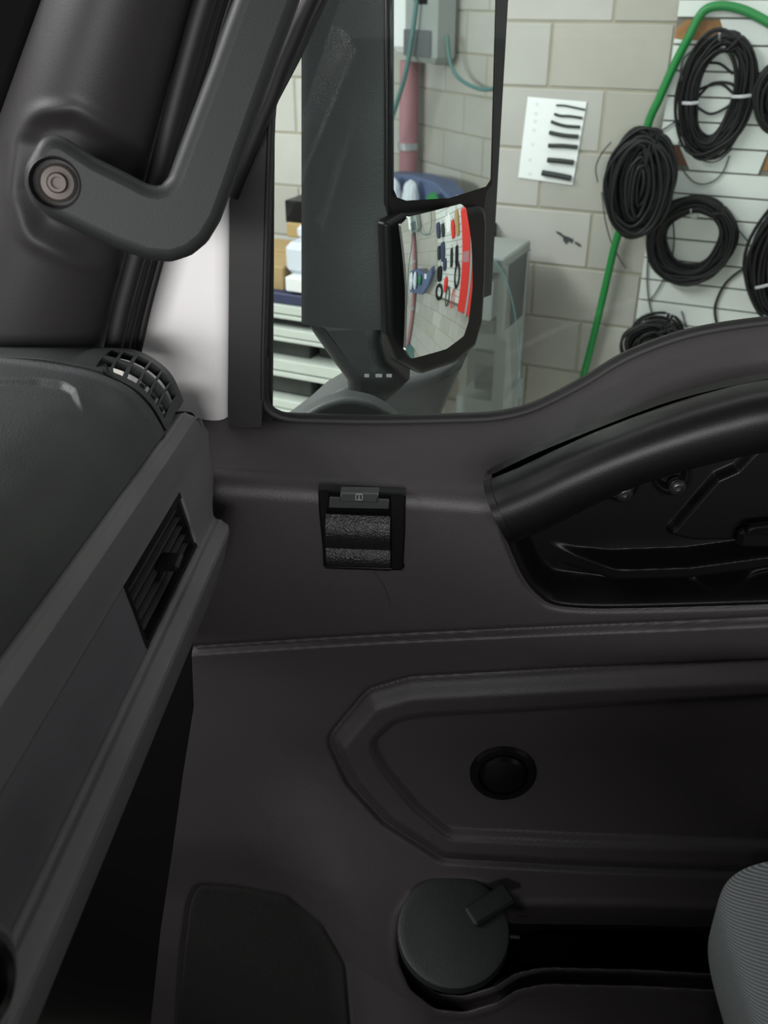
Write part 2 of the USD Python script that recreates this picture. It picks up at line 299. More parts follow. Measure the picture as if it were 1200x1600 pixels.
# ------------------------------------------------------------------ the shop: floor and block wall
obj('floor', box(-7, 9, -6, 7, -0.1, 0.0, 0.001), M['floor'], smooth=False, kind='structure', label='pale concrete shop floor under the truck')
wall = thing('wall_right', 'painted concrete block wall seen through the truck door window', None, kind='structure')
obj('mortar', wbox(-4.5, 7.5, -2.3, 2.4, -0.20, -0.005, 0.001), M['mortar'], wall, smooth=False)
Z0, BH, BL, JT = -0.089, 0.2, 0.4, 0.0075
def block_mesh(a0, a1, z0, z1): return wbox(a0 + JT / 2, a1 - JT / 2, z0 + JT / 2, z1 - JT / 2, -0.09, RNG.uniform(-0.0012, 0.0012), 0.004)
rest = []
for r in range(-12, 11):
    z1 = Z0 - BH * (r - 0); z0 = z1 - BH; off = (-0.965 if r % 2 == 0 else -0.765)
    if z0 < -2.3: continue
    for k in range(-9, 22):
        a0 = off + BL * k
        if a0 < -4.4 or a0 > 7.0: continue
        seen = (-2.7 < a0 < -0.2 and -1.75 < z1 < 0.35) or (2.0 < a0 < 6.2 and -1.8 < z1 < 0.35)
        bm = block_mesh(a0, a0 + BL, z0, z1)
        if seen: obj('block', bm, M['block%d' % RNG.integers(0, 4)], wall, smooth=False)
        else: rest.append(bm)
obj('outlying_blocks', cat(*rest), M['block0'], wall, smooth=False, kind='stuff')
# a smear of marking paint on one block
scr = [[(868, 361), (875, 363), (881, 368), (887, 370), (884, 373), (877, 369), (871, 365)], [(880, 369), (888, 370), (896, 374), (894, 380), (888, 377), (885, 382), (880, 376)], [(897, 377), (903, 379), (909, 384), (905, 385), (899, 381)]]
obj('paint_smear', cat(*[wall_plate(q, 0.0015, 0.0012) for q in scr]), M['ink'], wall, smooth=False, label='dark smear of marking paint on a wall block')

# ------------------------------------------------------------------ slatwall
sl = thing('slatwall', 'white slatwall board with chipped laminate on the block wall behind the cable coils', 'slatwall')
A0, A1, SP = -0.56, 2.75, 0.0747
obj('backing_board', wbox(A0, A1, -1.30, -0.022, 0.004, 0.016, 0.001), M['groove'], sl, smooth=False)
def slat_poly(pts, o1=0.026): return plate(np.array(pts), (NW * (0.012 - WD) + ZV * 2.3, DW, ZV, NW), o1 - 0.012, 0.0015)
tops = [-0.022] + [-0.0725 - SP * k for k in range(17)]
for i, (zt, zb) in enumerate(zip(tops[:-1], tops[1:])):
    zt -= 0.0028; zb += 0.0028
    if i == 2 - 0 - 1 + 0:
        x1 = wa(1128, 45, 0.02)[0]; zc = wa(1080, 62, 0.02)[1]
        obj('slat', slat_poly([(x1 + 0.012, zb), (A1, zb), (A1, zt), (x1 - 0.01, zt), (x1 + 0.006, zt - 0.03)]), M['slat'], sl, smooth=False)
        obj('torn_slat', slat_poly([(A0, zb), (x1 - 0.02, zb), (x1 - 0.03, zc - 0.004), (A0 + 0.02, zc), (A0, zc + 0.002)]), M['slat'], sl, smooth=False)
        obj('bare_core', slat_poly([(A0, zc + 0.002), (x1 - 0.03, zc - 0.004), (x1, zc), (x1, zt - 0.004), (A0 + 0.03, zt - 0.002), (A0, zt - 0.03)], 0.020), M['core'], sl, smooth=False, label='bare brown core where the laminate has torn off')
    elif i == 6:
        xl0, xl1, xr0, xr1 = wa(1062, 232, 0.02)[0], wa(1078, 262, 0.02)[0], wa(1200, 232, 0.02)[0], wa(1186, 264, 0.02)[0]
        obj('slat', slat_poly([(xl1, zb), (xr1, zb), (xr0, zt), (xl0, zt)]), M['slat'], sl, smooth=False)
        obj('bare_core', slat_poly([(A0, zb + 0.012), (xl1 - 0.01, zb + 0.012), (xl0 - 0.004, zt), (A0, zt)], 0.020), M['core_dark'], sl, smooth=False)
        obj('bare_core', slat_poly([(xr1 + 0.012, zb + 0.012), (xr1 + 0.3, zb + 0.012), (xr1 + 0.3, zt), (xr0 + 0.004, zt)], 0.020), M['core'], sl, smooth=False)
        obj('slat', slat_poly([(xr1 + 0.31, zb), (A1, zb), (A1, zt), (xr1 + 0.31, zt)]), M['slat'], sl, smooth=False)
    else:
        obj('slat', slat_poly([(A0, zb), (A1, zb), (A1, zt), (A0, zt)]), M['slat'], sl, smooth=False)

# ------------------------------------------------------------------ coils of cable on the slatwall
def coil(label, cx, cy, rx, ry, thick, turns, o0, o1, r=0.0042, tilt=0.0, lean=(0, 0), seed=1, ties=(), ends=(), wires=(), group=None, n=44):
    """Loops of cable: centre and half sizes as seen, thick = spread of the bundle (pixels), o0..o1 = distance from the wall."""
    g = np.random.default_rng(seed); t = thing('cable_coil', label, 'cable coil'); pts = []
    c = wa(cx, cy, (o0 + o1) / 2); s = 1 / 500.0
    for k in range(turns):
        f = (k + 0.5) / turns; q = g.uniform(-1, 1) ** 1; ax = (rx - thick / 2 + q * thick / 2) * s; az = (ry - thick / 2 + q * thick / 2 + g.uniform(-.1, .1) * thick) * s
        o = lerp(o0, o1, f) + g.uniform(-.004, .004); ph = g.uniform(0, 6.28); dx, dz = g.uniform(-.12, .12, 2) * thick * s
        for th in np.linspace(0, 2 * np.pi, n, endpoint=False):
            w = 1 + 0.03 * math.sin(3 * th + ph) + 0.02 * math.sin(5 * th + 2 * ph)
            u, v = ax * w * math.cos(th + 1.3), az * w * math.sin(th + 1.3)
            u, v = u * math.cos(tilt) - v * math.sin(tilt), u * math.sin(tilt) + v * math.cos(tilt)
            pts.append(W(c[0] + u + dx + lean[0] * f * s, c[1] + v + dz + lean[1] * f * s, o + 0.012 * math.sin(th)))
    obj('cable', tube(smooth_line(pts, len(pts)), r, 6), M['cable'], t, smooth=True)
    for (x0, y0, x1, y1, o) in ties:
        p = np.array([wp(x0, y0, o), wp((x0 + x1) / 2, (y0 + y1) / 2 + 1, o + 0.012), wp(x1, y1, o)])
        obj('cable_tie', tube(smooth_line(p, 10), 0, 8, squash=(0.005, 0.0018, 3), nrm=NW), M['tape_clear'], t, smooth=True, label='pale strip holding the loops together')
    for e in ends:
        obj('loose_end', tube(smooth_line([wp(x, y, 0.035) for x, y in e], 40), 0.0042, 6), M['cable'], t, smooth=True)
    for e in wires:
        obj('thin_wire', tube(smooth_line([wp(x, y, 0.033) for x, y in e], 30), 0.0024, 6), M['cable_grey'], t, smooth=True)
    return t
coil('tall black cable coil with two pale ties below the brown torn slat', 1119, 147, 56, 92, 31, 28, 0.035, 0.085, r=0.0048, tilt=-0.04, seed=3,
     ties=[(1066, 161, 1092, 160, 0.09), (1143, 151, 1174, 149, 0.085)],
     ends=[[(1092, 150), (1112, 131), (1140, 130), (1152, 140)], [(1090, 168), (1110, 178), (1135, 168), (1152, 152)], [(1106, 98), (1125, 100), (1145, 115)], [(1092, 140), (1108, 134), (1128, 132), (1148, 148)]],
     wires=[[(1064, 186), (1052, 192), (1040, 200), (1028, 206)], [(1066, 205), (1059, 235), (1066, 262), (1080, 281), (1096, 288), (1115, 283), (1130, 268), (1140, 243)], [(1086, 76), (1068, 92), (1063, 115)], [(1075, 215), (1095, 248), (1120, 252), (1145, 232)], [(1078, 222), (1098, 240), (1122, 243), (1143, 226)]])
coil('thick bundle of black cable hanging over the green hose left of the slatwall', 1002, 282, 54, 84, 64, 70, 0.085, 0.26, r=0.0060, seed=5, lean=(2, -2),
     ties=[(1020, 261, 1046, 258, 0.10)], wires=[[(940, 300), (946, 345), (955, 378), (968, 404), (978, 420)], [(934, 285), (931, 262), (940, 240), (955, 222)]])
coil('round black hose coil below the tall coil in the slatwall middle', 1080, 374, 69, 73, 26, 28, 0.035, 0.085, r=0.0060, seed=8, tilt=-0.3,
     wires=[[(1050, 335), (1053, 365), (1052, 392), (1045, 422)], [(1038, 434), (1028, 452), (1015, 470)], [(1012, 404), (1011, 440), (1014, 472), (1021, 500)], [(1149, 354), (1160, 367), (1170, 379)]])
coil('large black coil cut by the right picture edge above the armrest', 1232, 405, 60, 102, 46, 40, 0.04, 0.12, r=0.006, seed=11, ties=[(1180, 450, 1215, 440, 0.12)],
     ends=[[(1176, 414), (1155, 424), (1132, 445), (1119, 472), (1117, 490), (1121, 512), (1125, 540)]])
coil('black coil at the upper right corner of the picture beside the green hose', 1232, 150, 48, 56, 34, 30, 0.04, 0.09, r=0.0055, seed=13)
coil('low black cable coil just above the door edge under the round coil', 1024, 538, 53, 46, 56, 70, 0.05, 0.17, r=0.0055, seed=17, wires=[[(1065, 486), (1068, 497), (1073, 512)]])
def hook(label, px, py, L=0.11):
    t = thing('slatwall_hook', label, 'hook', 'slatwall hooks'); c = wa(px, py, 0.03)
    obj('clip_plate', wbox(c[0] - 0.012, c[0] + 0.012, c[1] - 0.028, c[1] + 0.024, 0.0262, 0.030, 0.001), M['steel'], t)
    obj('prong', tube(smooth_line([W(c[0], c[1], 0.030), W(c[0], c[1], 0.03 + L * 0.6), W(c[0], c[1] + 0.004, 0.03 + L * 0.85), W(c[0], c[1] + 0.022, 0.03 + L)], 16), 0.0035, 8), M['steel'], t, smooth=True)
hook('bright steel hook carrying the tall black cable coil', 1130, 62)
hook('steel hook with square plate carrying the round black coil', 1086, 328)
# ------------------------------------------------------------------ green hose
hp = [(1260, 78), (1225, 50), (1190, 29), (1160, 15), (1130, 9), (1106, 13), (1092, 27), (1078, 54), (1052, 105), (1030, 155), (1012, 197), (992, 290), (964, 372), (950, 430), (938, 482), (924, 540), (908, 600), (888, 670), (860, 760)]
t = obj('green_hose', tube(smooth_line([wp(x, y, 0.042) for x, y in hp], 120), 0.0135, 14), M['green'], smooth=True)
tag(t, 'bright green hose arching over the slatwall and down the block wall', 'hose')
# ------------------------------------------------------------------ card of hose samples
cd = thing('sample_card', 'white card on the block wall with seven black hose pieces', 'sample card')
obj('card', wall_plate([(825, 151), (917, 159), (895, 289), (810, 277)], 0.002, 0.003), M['paper'], cd, smooth=False)
for (p, w) in [([(869, 164.5), (882, 165), (895, 167.5), (914, 171.5)], 3.2), ([(866, 178), (876, 181), (890, 181.5), (910, 184.5)], 4.2), ([(861, 190), (872, 194), (885, 197), (906, 198.5)], 5.2),
               ([(858.5, 207), (880, 211.5), (903.5, 213.5)], 7.0), ([(857, 227.5), (880, 228), (902, 230)], 7.2), ([(855.5, 250), (876, 251.5), (896, 254)], 8.6), ([(847, 270), (870, 274), (892, 278.5)], 10.0)]:
    r = w / 2 / 500.0; obj('hose_sample', tube(smooth_line([wp(x, y, 0.005 + r) for x, y in p], 16), r, 12), M['sample'], cd)
for (x, y) in [(839, 163), (837, 178), (836, 190), (834, 204), (832, 226), (828, 250), (828, 272)]:
    obj('pencil_note', wall_plate([(x - 3, y - 2), (x + 2.4, y - 3), (x + 3, y + 1), (x - 1, y + 3)], 0.0051, 0.0006), M['pencil'], cd, smooth=False)
# ------------------------------------------------------------------ black box on the wall beside the mirror
jb = thing('junction_box', 'small black square box on the wall behind the lower mirror', 'box')
q0, q1 = wa(742, 379, 0.03), wa(773, 350, 0.03)
obj('housing', wbox(q0[0], q1[0], q0[1], q1[1], 0.0, 0.05, 0.004), M['black'], jb)
# ------------------------------------------------------------------ grey cabinet under clear film
cb = thing('storage_cabinet', 'grey shelved storage cabinet under clear film right of the truck mirror', 'cabinet')
OC = 0.42
def cbx(x0, y0, x1, y1, o0, o1, m, name, c=0.003, **k):
    a = wa(x0, y1, o1); b = wa(x1, y0, o1); return obj(name, wbox(a[0], b[0], a[1], b[1], o0, o1, c), M[m], cb, **k)
cbx(712, 405, 788, 420, 0.12, OC, 'grey_case', 'top_panel', 0.006)
a_r = wa(788, 420, OC); z_b = wa(780, 720, OC)[1]
z_m = wa(788, 532, OC)[1]
obj('side_panel', wbox(a_r[0] - 0.006, a_r[0], z_m, a_r[1], 0.14, OC - 0.05, 0.001), M['grey_dark'], cb)
obj('side_panel', wbox(a_r[0] - 0.006, a_r[0], z_b, z_m - 0.03, 0.16, OC - 0.03, 0.001), M['grey_case'], cb)
obj('side_rail', wbox(a_r[0] - 0.012, a_r[0] + 0.002, z_m - 0.03, z_m, 0.13, OC, 0.002), M['grey_case'], cb)
for o_ in (0.15, OC - 0.02): obj('corner_post', wbox(a_r[0] - 0.02, a_r[0] + 0.003, z_b, a_r[1], o_ - 0.02, o_ + 0.012, 0.002), M['steel' if o_ < 0.2 else 'grey_case'], cb)
obj('black_block', wbox(a_r[0] - 0.09, a_r[0] - 0.008, z_m - 0.20, z_m - 0.10, OC - 0.12, OC - 0.01, 0.004), M['black'], cb)
obj('back_panel', wbox(a_r[0] - 0.22, a_r[0], z_b, a_r[1], 0.12, 0.13, 0.001), M['grey_dark'], cb)
cbx(712, 523, 784, 540, 0.14, OC - 0.01, 'grey_case', 'shelf')
cbx(712, 630, 784, 644, 0.14, OC - 0.01, 'grey_case', 'shelf')
cbx(712, 440, 770, 501, 0.2, OC + 0.0, 'paper', 'white_carton')
cbx(712, 501, 772, 514, 0.2, OC - 0.0, 'grey_dark', 'tray')
cbx(712, 414, 768, 434, 0.2, OC - 0.02, 'grey_dark', 'tray')
cbx(738, 553, 776, 596, 0.2, OC - 0.01, 'grey_dark', 'drawer')
obj('rod', tube([wp(780, 545, OC - 0.02), wp(786, 608, OC - 0.02)], 0.008, 10), M['steel'], cb)
cbx(772, 535, 792, 660, OC - 0.03, OC + 0.003, 'grey_case', 'front_post')
cbx(766, 418, 778, 530, OC - 0.2, OC - 0.17, 'grey_case', 'divider')
fz = [wp(x, y, OC + 0.012) for x, y in [(716, 400), (788, 404), (797, 470), (795, 530), (799, 600), (800, 720), (716, 720)]]
Q = np.array([(p @ DW, p[2] - 2.3) for p in fz]); obj('clear_film', plate(Q, (NW * (OC + 0.008 - WD) + ZV * 2.3, DW, ZV, NW), 0.0012), M['film'], cb, smooth=False)
obj('film_edge', tube(smooth_line([wp(753, 392, OC + 0.014), wp(775, 410, OC + 0.02), wp(795, 450, OC + 0.02), (wp(806, 500, OC + 0.02)), wp(811, 560, OC + 0.018), wp(817, 660, OC + 0.014)], 30), 0.0022, 6), M['teal'], cb)
# ------------------------------------------------------------------ shelf rack left, behind the mirror
rk = thing('shelf_rack', 'pale steel rack of shelf beams left behind the truck mirror', 'rack')
OR = 0.75
aL, aR = wa(330, 520, OR)[0], wa(572, 520, OR)[0]
for (yt, yb, kind) in [(458, 474, 'd'), (475, 496, 'b'), (511, 531, 'b'), (560, 586, 'b'), (622, 642, 'b'), (690, 712, 'b')]:
    zt, zb = wa(425, yt, OR)[1], wa(425, yb, OR)[1]
    if kind == 'd':
        obj('stock_box', wbox(aL + 0.02, aR, zb, zt, OR - 0.45, OR - 0.01, 0.004), M['navy'], rk); continue
    h = zt - zb
    for (f0, f1, o) in ((0.0, 0.28, 0.0), (0.28, 0.38, -0.012), (0.38, 1.0, 0.0)):
        obj('shelf_beam', wbox(aL, aR, zb + h * f0, zb + h * f1, OR - 0.03, OR + o, 0.002), M['shelf_white'], rk)
    obj('shelf_board', wbox(aL, aR, zb + h * 0.3, zt - 0.004, 0.08, OR - 0.03, 0.002), M['shelf_white'], rk)
    obj('stock_box', wbox(aL + 0.05, aR - 0.25, zb - 0.085, zb - 0.012, 0.15, OR - 0.06, 0.004), M['shelf_dark'], rk)
    obj('stock_box', wbox(aR - 0.23, aR - 0.02, zb - 0.07, zb - 0.012, 0.15, OR - 0.09, 0.004), M['shelf_dark'], rk)
for a in (aL, aR):
    obj('post', wbox(a - 0.02, a + 0.02, -2.3, wa(425, 455, OR)[1], OR - 0.05, OR - 0.01, 0.003), M['shelf_white'], rk)
    obj('post', wbox(a - 0.02, a + 0.02, -2.3, wa(425, 455, OR)[1], 0.06, 0.10, 0.003), M['shelf_white'], rk)
def rack_item(name, label, c, x0, y0, x1, y1, o0, o1, m, bev=0.004):
    a = wa(x0, y1, o1); b = wa(x1, y0, o1); t = thing(name, label, c); obj('body', wbox(a[0], b[0], a[1], b[1], o0, o1, bev), M[m], t); return t, a, b
ct, a, b = rack_item('cardboard_box', 'brown cardboard box on the rack left of the mirror', 'box', 340, 418, 442, 446, 0.35, 0.70, 'carton')
obj('flap', wbox(a[0], b[0], b[1], b[1] + 0.004, 0.36, 0.52, 0.001), M['carton'], ct)
ct, a, b = rack_item('plastic_bag', 'pale white bag standing beside the cardboard box on the rack', 'bag', 444, 388, 520, 429, 0.40, 0.70, 'bag', 0.02)
obj('folded_top', wbox(a[0] + 0.005, b[0], b[1] - 0.004, b[1] + 0.04, 0.46, 0.62, 0.012), M['bag'], ct)
ct, a, b = rack_item('speaker_box', 'black square box behind the white bag left of the mirror', 'box', 446, 316, 480, 348, 0.05, 0.35, 'black')
ct, a, b = rack_item('tan_carton', 'tan carton edge under the black square box left of the mirror', 'box', 448, 353, 500, 370, 0.10, 0.36, 'carton')
ct, a, b = rack_item('white_tray', 'white tray on the dark bar of the rack under the bag', 'tray', 446, 445, 540, 455, 0.36, 0.74, 'paper')
# ------------------------------------------------------------------ further along the wall: what the two mirror glasses show
hb_ = thing('hose_box', 'grey and white wall box with dark slot reflected in the upper mirror glass', 'wall box')
obj('cover', wbox(3.50, 3.82, -0.34, 0.30, 0.004, 0.17, 0.03), M['grey_case'], hb_); obj('side_cover', wbox(3.80, 4.0, -0.30, 0.30, 0.004, 0.15, 0.03), M['paper'], hb_)
obj('lower_lip', wbox(3.52, 3.80, -0.31, -0.18, 0.168, 0.178, 0.004), M['grey_dark'], hb_); obj('slot', wbox(3.56, 3.70, -0.06, 0.02, 0.168, 0.173, 0.002), M['hole'], hb_)
t = obj('teal_hose', tube(smooth_line([W(a, z, o) for a, z, o in ((3.62, -0.04, 0.20), (3.65, -0.22, 0.21), (3.70, -0.40, 0.22), (3.78, -0.58, 0.24), (3.87, -0.84, 0.29), (3.91, -1.12, 0.30), (3.92, -1.5, 0.28))], 50), 0.013, 10), M['teal'], smooth=True)
tag(t, 'teal hose hanging from the grey wall box, seen in the upper mirror', 'hose')
t = obj('looped_cable', tube(smooth_line([W(a, z, 0.10) for a, z in ((3.47, -0.20), (3.44, -0.31), (3.36, -0.39), (3.20, -0.43), (3.05, -0.43), (2.93, -0.38), (2.86, -0.28), (2.84, -0.1), (2.86, 0.3))], 60), 0.010, 8), M['teal'], smooth=True)
tag(t, 'slack cable loop right of the grey wall box, seen in the upper mirror', 'cable')
pp_ = thing('water_pipe', 'faded red pipe running down below the grey wall box in the mirror', 'pipe')
obj('pipe', tube([W(3.90, -2.3, 0.08), W(3.90, -0.345, 0.08)], 0.055, 24), M['pink'], pp_)
for z in (-0.8, -1.6): obj('pipe_clamp', lathe([(0.056, -0.02), (0.064, -0.02), (0.064, 0.02), (0.056, 0.02)], W(3.90, z, 0.08), ZV, 24), M['steel'], pp_)
bi = thing('storage_bin', 'dark blue bin on the block wall reflected at the foot of the upper mirror', 'bin')
BINP = [(x_ - 0.17, z_) for x_, z_ in [(4.02, -0.93), (3.70, -0.90), (3.46, -0.90), (3.30, -0.96), (3.10, -0.92), (2.92, -0.84), (2.90, -0.93), (3.02, -1.06), (3.30, -1.24), (4.00, -1.27)]]
obj('shell', plate(np.array(BINP), (NW * (0.145 - WD) + ZV * 2.3, DW, ZV, NW), 0.12, 0.01), M['blue'], bi)
obj('label_plate', wbox(2.95, 3.06, -1.00, -0.93, 0.2655, 0.270, 0.001), M['bag'], bi)
def bundle(c, hs, m, name, label, catg, seed):
    g = np.random.default_rng(seed); q = trimesh.creation.icosphere(4, 1.0); v = np.array(q.vertices); v *= (1 + 0.28 * (meshkit.fbm(v * 2.2 + seed, 3) - 0.5))[:, None] * 1.0
    t = thing(name, label, catg); obj('folds', trimesh.Trimesh(v * np.array(hs) @ np.array(WF) + W(*c), q.faces, process=False), M[m], t, smooth=True)
bundle((3.645, -1.06, 0.33), (0.085, 0.05, 0.14), 'bag', 'cloth_bundle', 'left pale cloth bundle hanging at the dark blue bin in the mirror', 'cloth', 3)
bundle((3.435, -1.04, 0.33), (0.06, 0.05, 0.13), 'bag', 'cloth_bundle', 'right pale cloth bundle next to the green lump in the mirror', 'cloth', 4)
bundle((3.225, -1.02, 0.31), (0.065, 0.035, 0.08), 'glove_green', 'green_bundle', 'green crumpled lump at the dark blue bin in the mirror', 'bundle', 5)
def hung(name, label, c, a, z, w, h, m, o=0.06):
    t = thing(name, label, c); u = np.linspace(0, 2 * np.pi, 28, endpoint=False); g = np.array([(a + w * (np.sign(np.cos(x)) * abs(np.cos(x)) ** 0.6), z - h * 0.15 + h * (np.sign(np.sin(x)) * abs(np.sin(x)) ** 0.7) * (0.8 if np.sin(x) > 0 else 1)) for x in u])
    obj('pouch', plate(g, (NW * (0.028 - WD) + ZV * 2.3, DW, ZV, NW), o, 0.018), M[m], t)
    obj('hang_loop', tube([W(a + 0.018 * math.cos(x), z + h * 0.75 + 0.03 * math.sin(x), 0.05) for x in np.linspace(0, 2 * np.pi, 20, endpoint=False)], 0.004, 6, closed=True), M['steel'], t, smooth=True)
hung('hung_pouch', 'navy pouch highest on the far slatwall end in the convex mirror', 'pouch', 2.66, -0.40, 0.06, 0.11, 'navy')
hung('hung_pouch', 'black pouch beside the highest navy pouch in the convex mirror', 'pouch', 2.40 + 0.08, -0.42, 0.045, 0.09, 'sample')
hung('white_sheet', 'white sheet near the top of the convex mirror', 'sheet', 2.30, -0.36, 0.09, 0.12, 'paper', 0.01)
hung('red_pouch', 'small red pouch near the top of the convex mirror by the red cabinet', 'pouch', 2.10, -0.44, 0.05, 0.11, 'red')
hung('olive_pouch', 'olive pouch touching the red cabinet top in the convex mirror', 'pouch', 1.94, -0.38, 0.05, 0.15, 'carton')
hung('hung_pouch', 'navy pouch in the second row of the convex mirror, right one', 'pouch', 2.52, -0.66, 0.07, 0.13, 'navy')
hung('hung_pouch', 'black pouch in the second row of the convex mirror, left one', 'pouch', 2.68, -0.68, 0.045, 0.10, 'sample')
hung('hung_pouch', 'navy pouch low in the middle of the convex mirror', 'pouch', 2.44, -0.83, 0.05, 0.08, 'navy')
hung('hung_pouch', 'black pouch low and left in the convex mirror above the black clump', 'pouch', 2.64, -0.94, 0.08, 0.11, 'cable')
hung('slim_tool', 'left slim black tool hanging in the convex mirror centre', 'tool', 2.18, -0.74, 0.03, 0.12, 'sample')
hung('slim_tool', 'right slim black tool hanging beside the red cabinet in the convex mirror', 'tool', 1.99, -0.72, 0.035, 0.12, 'cable')
hung('red_pouch', 'dark red pouch below the navy pouches in the convex mirror', 'pouch', 2.36, -1.06, 0.05, 0.10, 'red')
def ring(name, label, c, a, z, ra, rz, m, n, o, r, seed):
    g = np.random.default_rng(seed); t = thing(name, label, c); pts = []
    for k in range(n):
        f, e = g.uniform(0.8, 1, 2)
        pts += [W(a + ra * f * math.cos(x), z + rz * f * math.sin(x), o + 0.02 * k / n) for x in np.linspace(0, 2 * np.pi, 30, endpoint=False)]
    obj('cable', tube(smooth_line(pts, len(pts)), r, 6), M[m], t, smooth=True)
ring('small_coil', 'black ring of cable beside the red cabinet in the convex mirror', 'cable coil', 1.95, -0.96, 0.085, 0.14, 'cable', 12, 0.05, 0.008, 31)
ring('small_coil', 'dense black cable clump at the low left of the convex mirror', 'cable coil', 2.62, -1.20, 0.14, 0.10, 'cable', 16, 0.05, 0.012, 32)
ring('small_coil', 'grey cable loops low between clump and red cable in the convex mirror', 'cable coil', 2.25, -1.22, 0.08, 0.12, 'cable_grey', 6, 0.05, 0.008, 33)
ring('red_coil', 'red cable loops at the foot of the slatwall in the convex mirror', 'cable coil', 2.02, -1.22, 0.05, 0.12, 'red', 3, 0.06, 0.007, 34)
rc = thing('red_cabinet', 'tall red double cabinet with grey centre strip at the convex mirror edge', 'cabinet')
for a0, a1 in ((1.47, 1.74), (1.12, 1.40)):
    obj('door', wbox(a0, a1, -1.30, -0.30, 0.03, 0.14, 0.02), M['red'], rc)
obj('centre_strip', wbox(1.40, 1.47, -1.33, -0.27, 0.03, 0.13, 0.006), M['grey_case'], rc); obj('name_plate', wbox(1.50, 1.70, -0.80, -0.70, 0.1405, 0.143, 0.001), M['pink'], rc)
bk_ = thing('floor_mat', 'teal mat on the shop floor in the lower corner of the convex mirror', 'mat')
obj('mat', box(3.6, 5.4, 0.0, 1.75, 0.0, 0.012, 0.004), M['teal'], bk_)
# ------------------------------------------------------------------ cab shell around the camera
def zr(v): return 2.3 + v
obj('ceiling', box(-0.50, 1.6, -1.5, 0.80, zr(0.62), zr(0.70), 0.01), M['cab'], smooth=False, kind='structure', label='cab roof lining')
obj('wall_rear', cat(box(1.35, 1.45, -1.5, 0.72, zr(-1.2), zr(-0.08), 0.01), box(1.35, 1.45, -1.5, 0.72, zr(0.52), zr(0.62), 0.01)), M['cab'], smooth=False, kind='structure', label='cab back panel behind the seats')
obj('wall_left', box(-0.6, 1.35, -1.5, -1.42, zr(-1.2), zr(-0.12), 0.01), M['cab'], smooth=False, kind='structure', label='lower half of the driver side door')
obj('floor', box(-1.3, 1.45, -1.5, 0.72, zr(-1.26), zr(-1.2), 0.01), M['rubber'], smooth=False, kind='structure', label='cab floor mat')
obj('wall_front', box(-1.3, -0.85, -1.5, 0.72, zr(-1.2), zr(-0.45), 0.01), M['cab'], smooth=False, kind='structure', label='cab bulkhead below the windshield')

obj('wall_side', box(0.635, 1.40, 0.72, 0.80, zr(-1.2), zr(0.62), 0.01), M['cab'], smooth=False, kind='structure', label='cab side lining behind the door opening')
obj('wall_footwell', box(-1.30, -0.36, 0.76, 0.80, zr(-1.2), zr(-0.36), 0.01), M['cab'], smooth=False, kind='structure', label='cab side sheet beside the footwell')
# ------------------------------------------------------------------ the door
door = thing('truck_door', 'dark grey plastic truck passenger door with window, pull bar and pocket', 'door')
YF = 0.70
glass_edge = smooth_line([(250, 640), (330, 652), (400, 655), (430, 657), (520, 660), (600, 661), (700, 659), (770, 656), (820, 646), (860, 630), (920, 598), (960, 573), (1000, 553), (1060, 531), (1120, 517), (1200, 506), (1300, 498)], 120)
def edge_z(x, pts, y):
    P = np.array([at_y(a, b, y) for a, b in pts]); return np.interp(x, P[:, 0], P[:, 2])
xs = np.arange(-0.40, 0.62, 0.0020)
zg = edge_z(xs, glass_edge, 0.775)                                                     # sill's outer edge, along the glass
zi = edge_z(xs, smooth_line([(250, 730), (350, 738), (500, 748), (650, 757), (770, 764), (830, 752), (900, 716), (960, 690), (1040, 662), (1200, 630), (1300, 620)], 60), 0.71)
R_ = 0.02                                                                              # rounding of the sill's inner edge
rows = []
n1, n2 = 34, 16; zbot = zr(-1.24)
for k in range(n1): f = k / n1; rows.append(np.stack([xs, lerp(0.775, YF + R_, f) + 0 * xs, lerp(zg, zi, f) + 0.004 * math.sin(math.pi * f)], 1))
for k in range(n2): th = k / n2 * math.pi / 2; rows.append(np.stack([xs, YF + R_ * (1 - math.sin(th)) + 0 * xs, zi - R_ * (1 - math.cos(th)) * 1.0], 1))
n3 = 370
for k in range(n3 + 1): f = k / n3; rows.append(np.stack([xs, YF + 0 * xs, lerp(zi - R_, zbot, f)], 1))
B0 = np.array(rows)
# the lower front corner falls away towards the speaker; the pocket bulges into the cab
zrel = B0[..., 2] - 2.3; X = B0[..., 0]
px0 = proj(B0)
line = [(432, 1180), (452, 1262), (490, 1350), (545, 1425), (592, 1500), (625, 1640)]
ly = np.array([p[1] for p in line]); lx = np.array([p[0] for p in line])
side = px0[..., 0] - np.interp(px0[..., 1], ly, lx)
bul = sstep(-95, 75, side) * sstep(1160, 1490, px0[..., 1])
BULGE = 0.050
B1 = B0.copy(); B1[..., 1] -= BULGE * bul
B1[..., 1] += 0.012 * sstep(1300, 1420, px0[..., 1]) * (1 - sstep(-60, 45, side))
px = proj(B1)
h = np.zeros(px.shape[:2])                                                             # relief towards the cab, metres
crease = [(200, 1022), (340, 1012), (480, 1003), (600, 996), (750, 989), (900, 982), (1050, 976), (1200, 969), (1320, 966)]
cyv = np.interp(px[..., 0], *np.array(crease).T)
h += 0.0035 * sstep(0, 5, px[..., 1] - cyv) - 0.0035 * np.exp(-((px[..., 1] - cyv + 2) / 3.0) ** 2)
OUT = soft_poly([(512, 1152), (575, 1076), (640, 1057), (900, 1043), (1340, 1026), (1340, 1366), (1110, 1360), (900, 1353), (690, 1341), (600, 1283), (545, 1222)], 22)
INN = soft_poly([(578, 1150), (615, 1116), (660, 1106), (800, 1099), (1340, 1066), (1340, 1315), (1200, 1312), (900, 1302), (700, 1293), (650, 1252), (598, 1190)], 18)
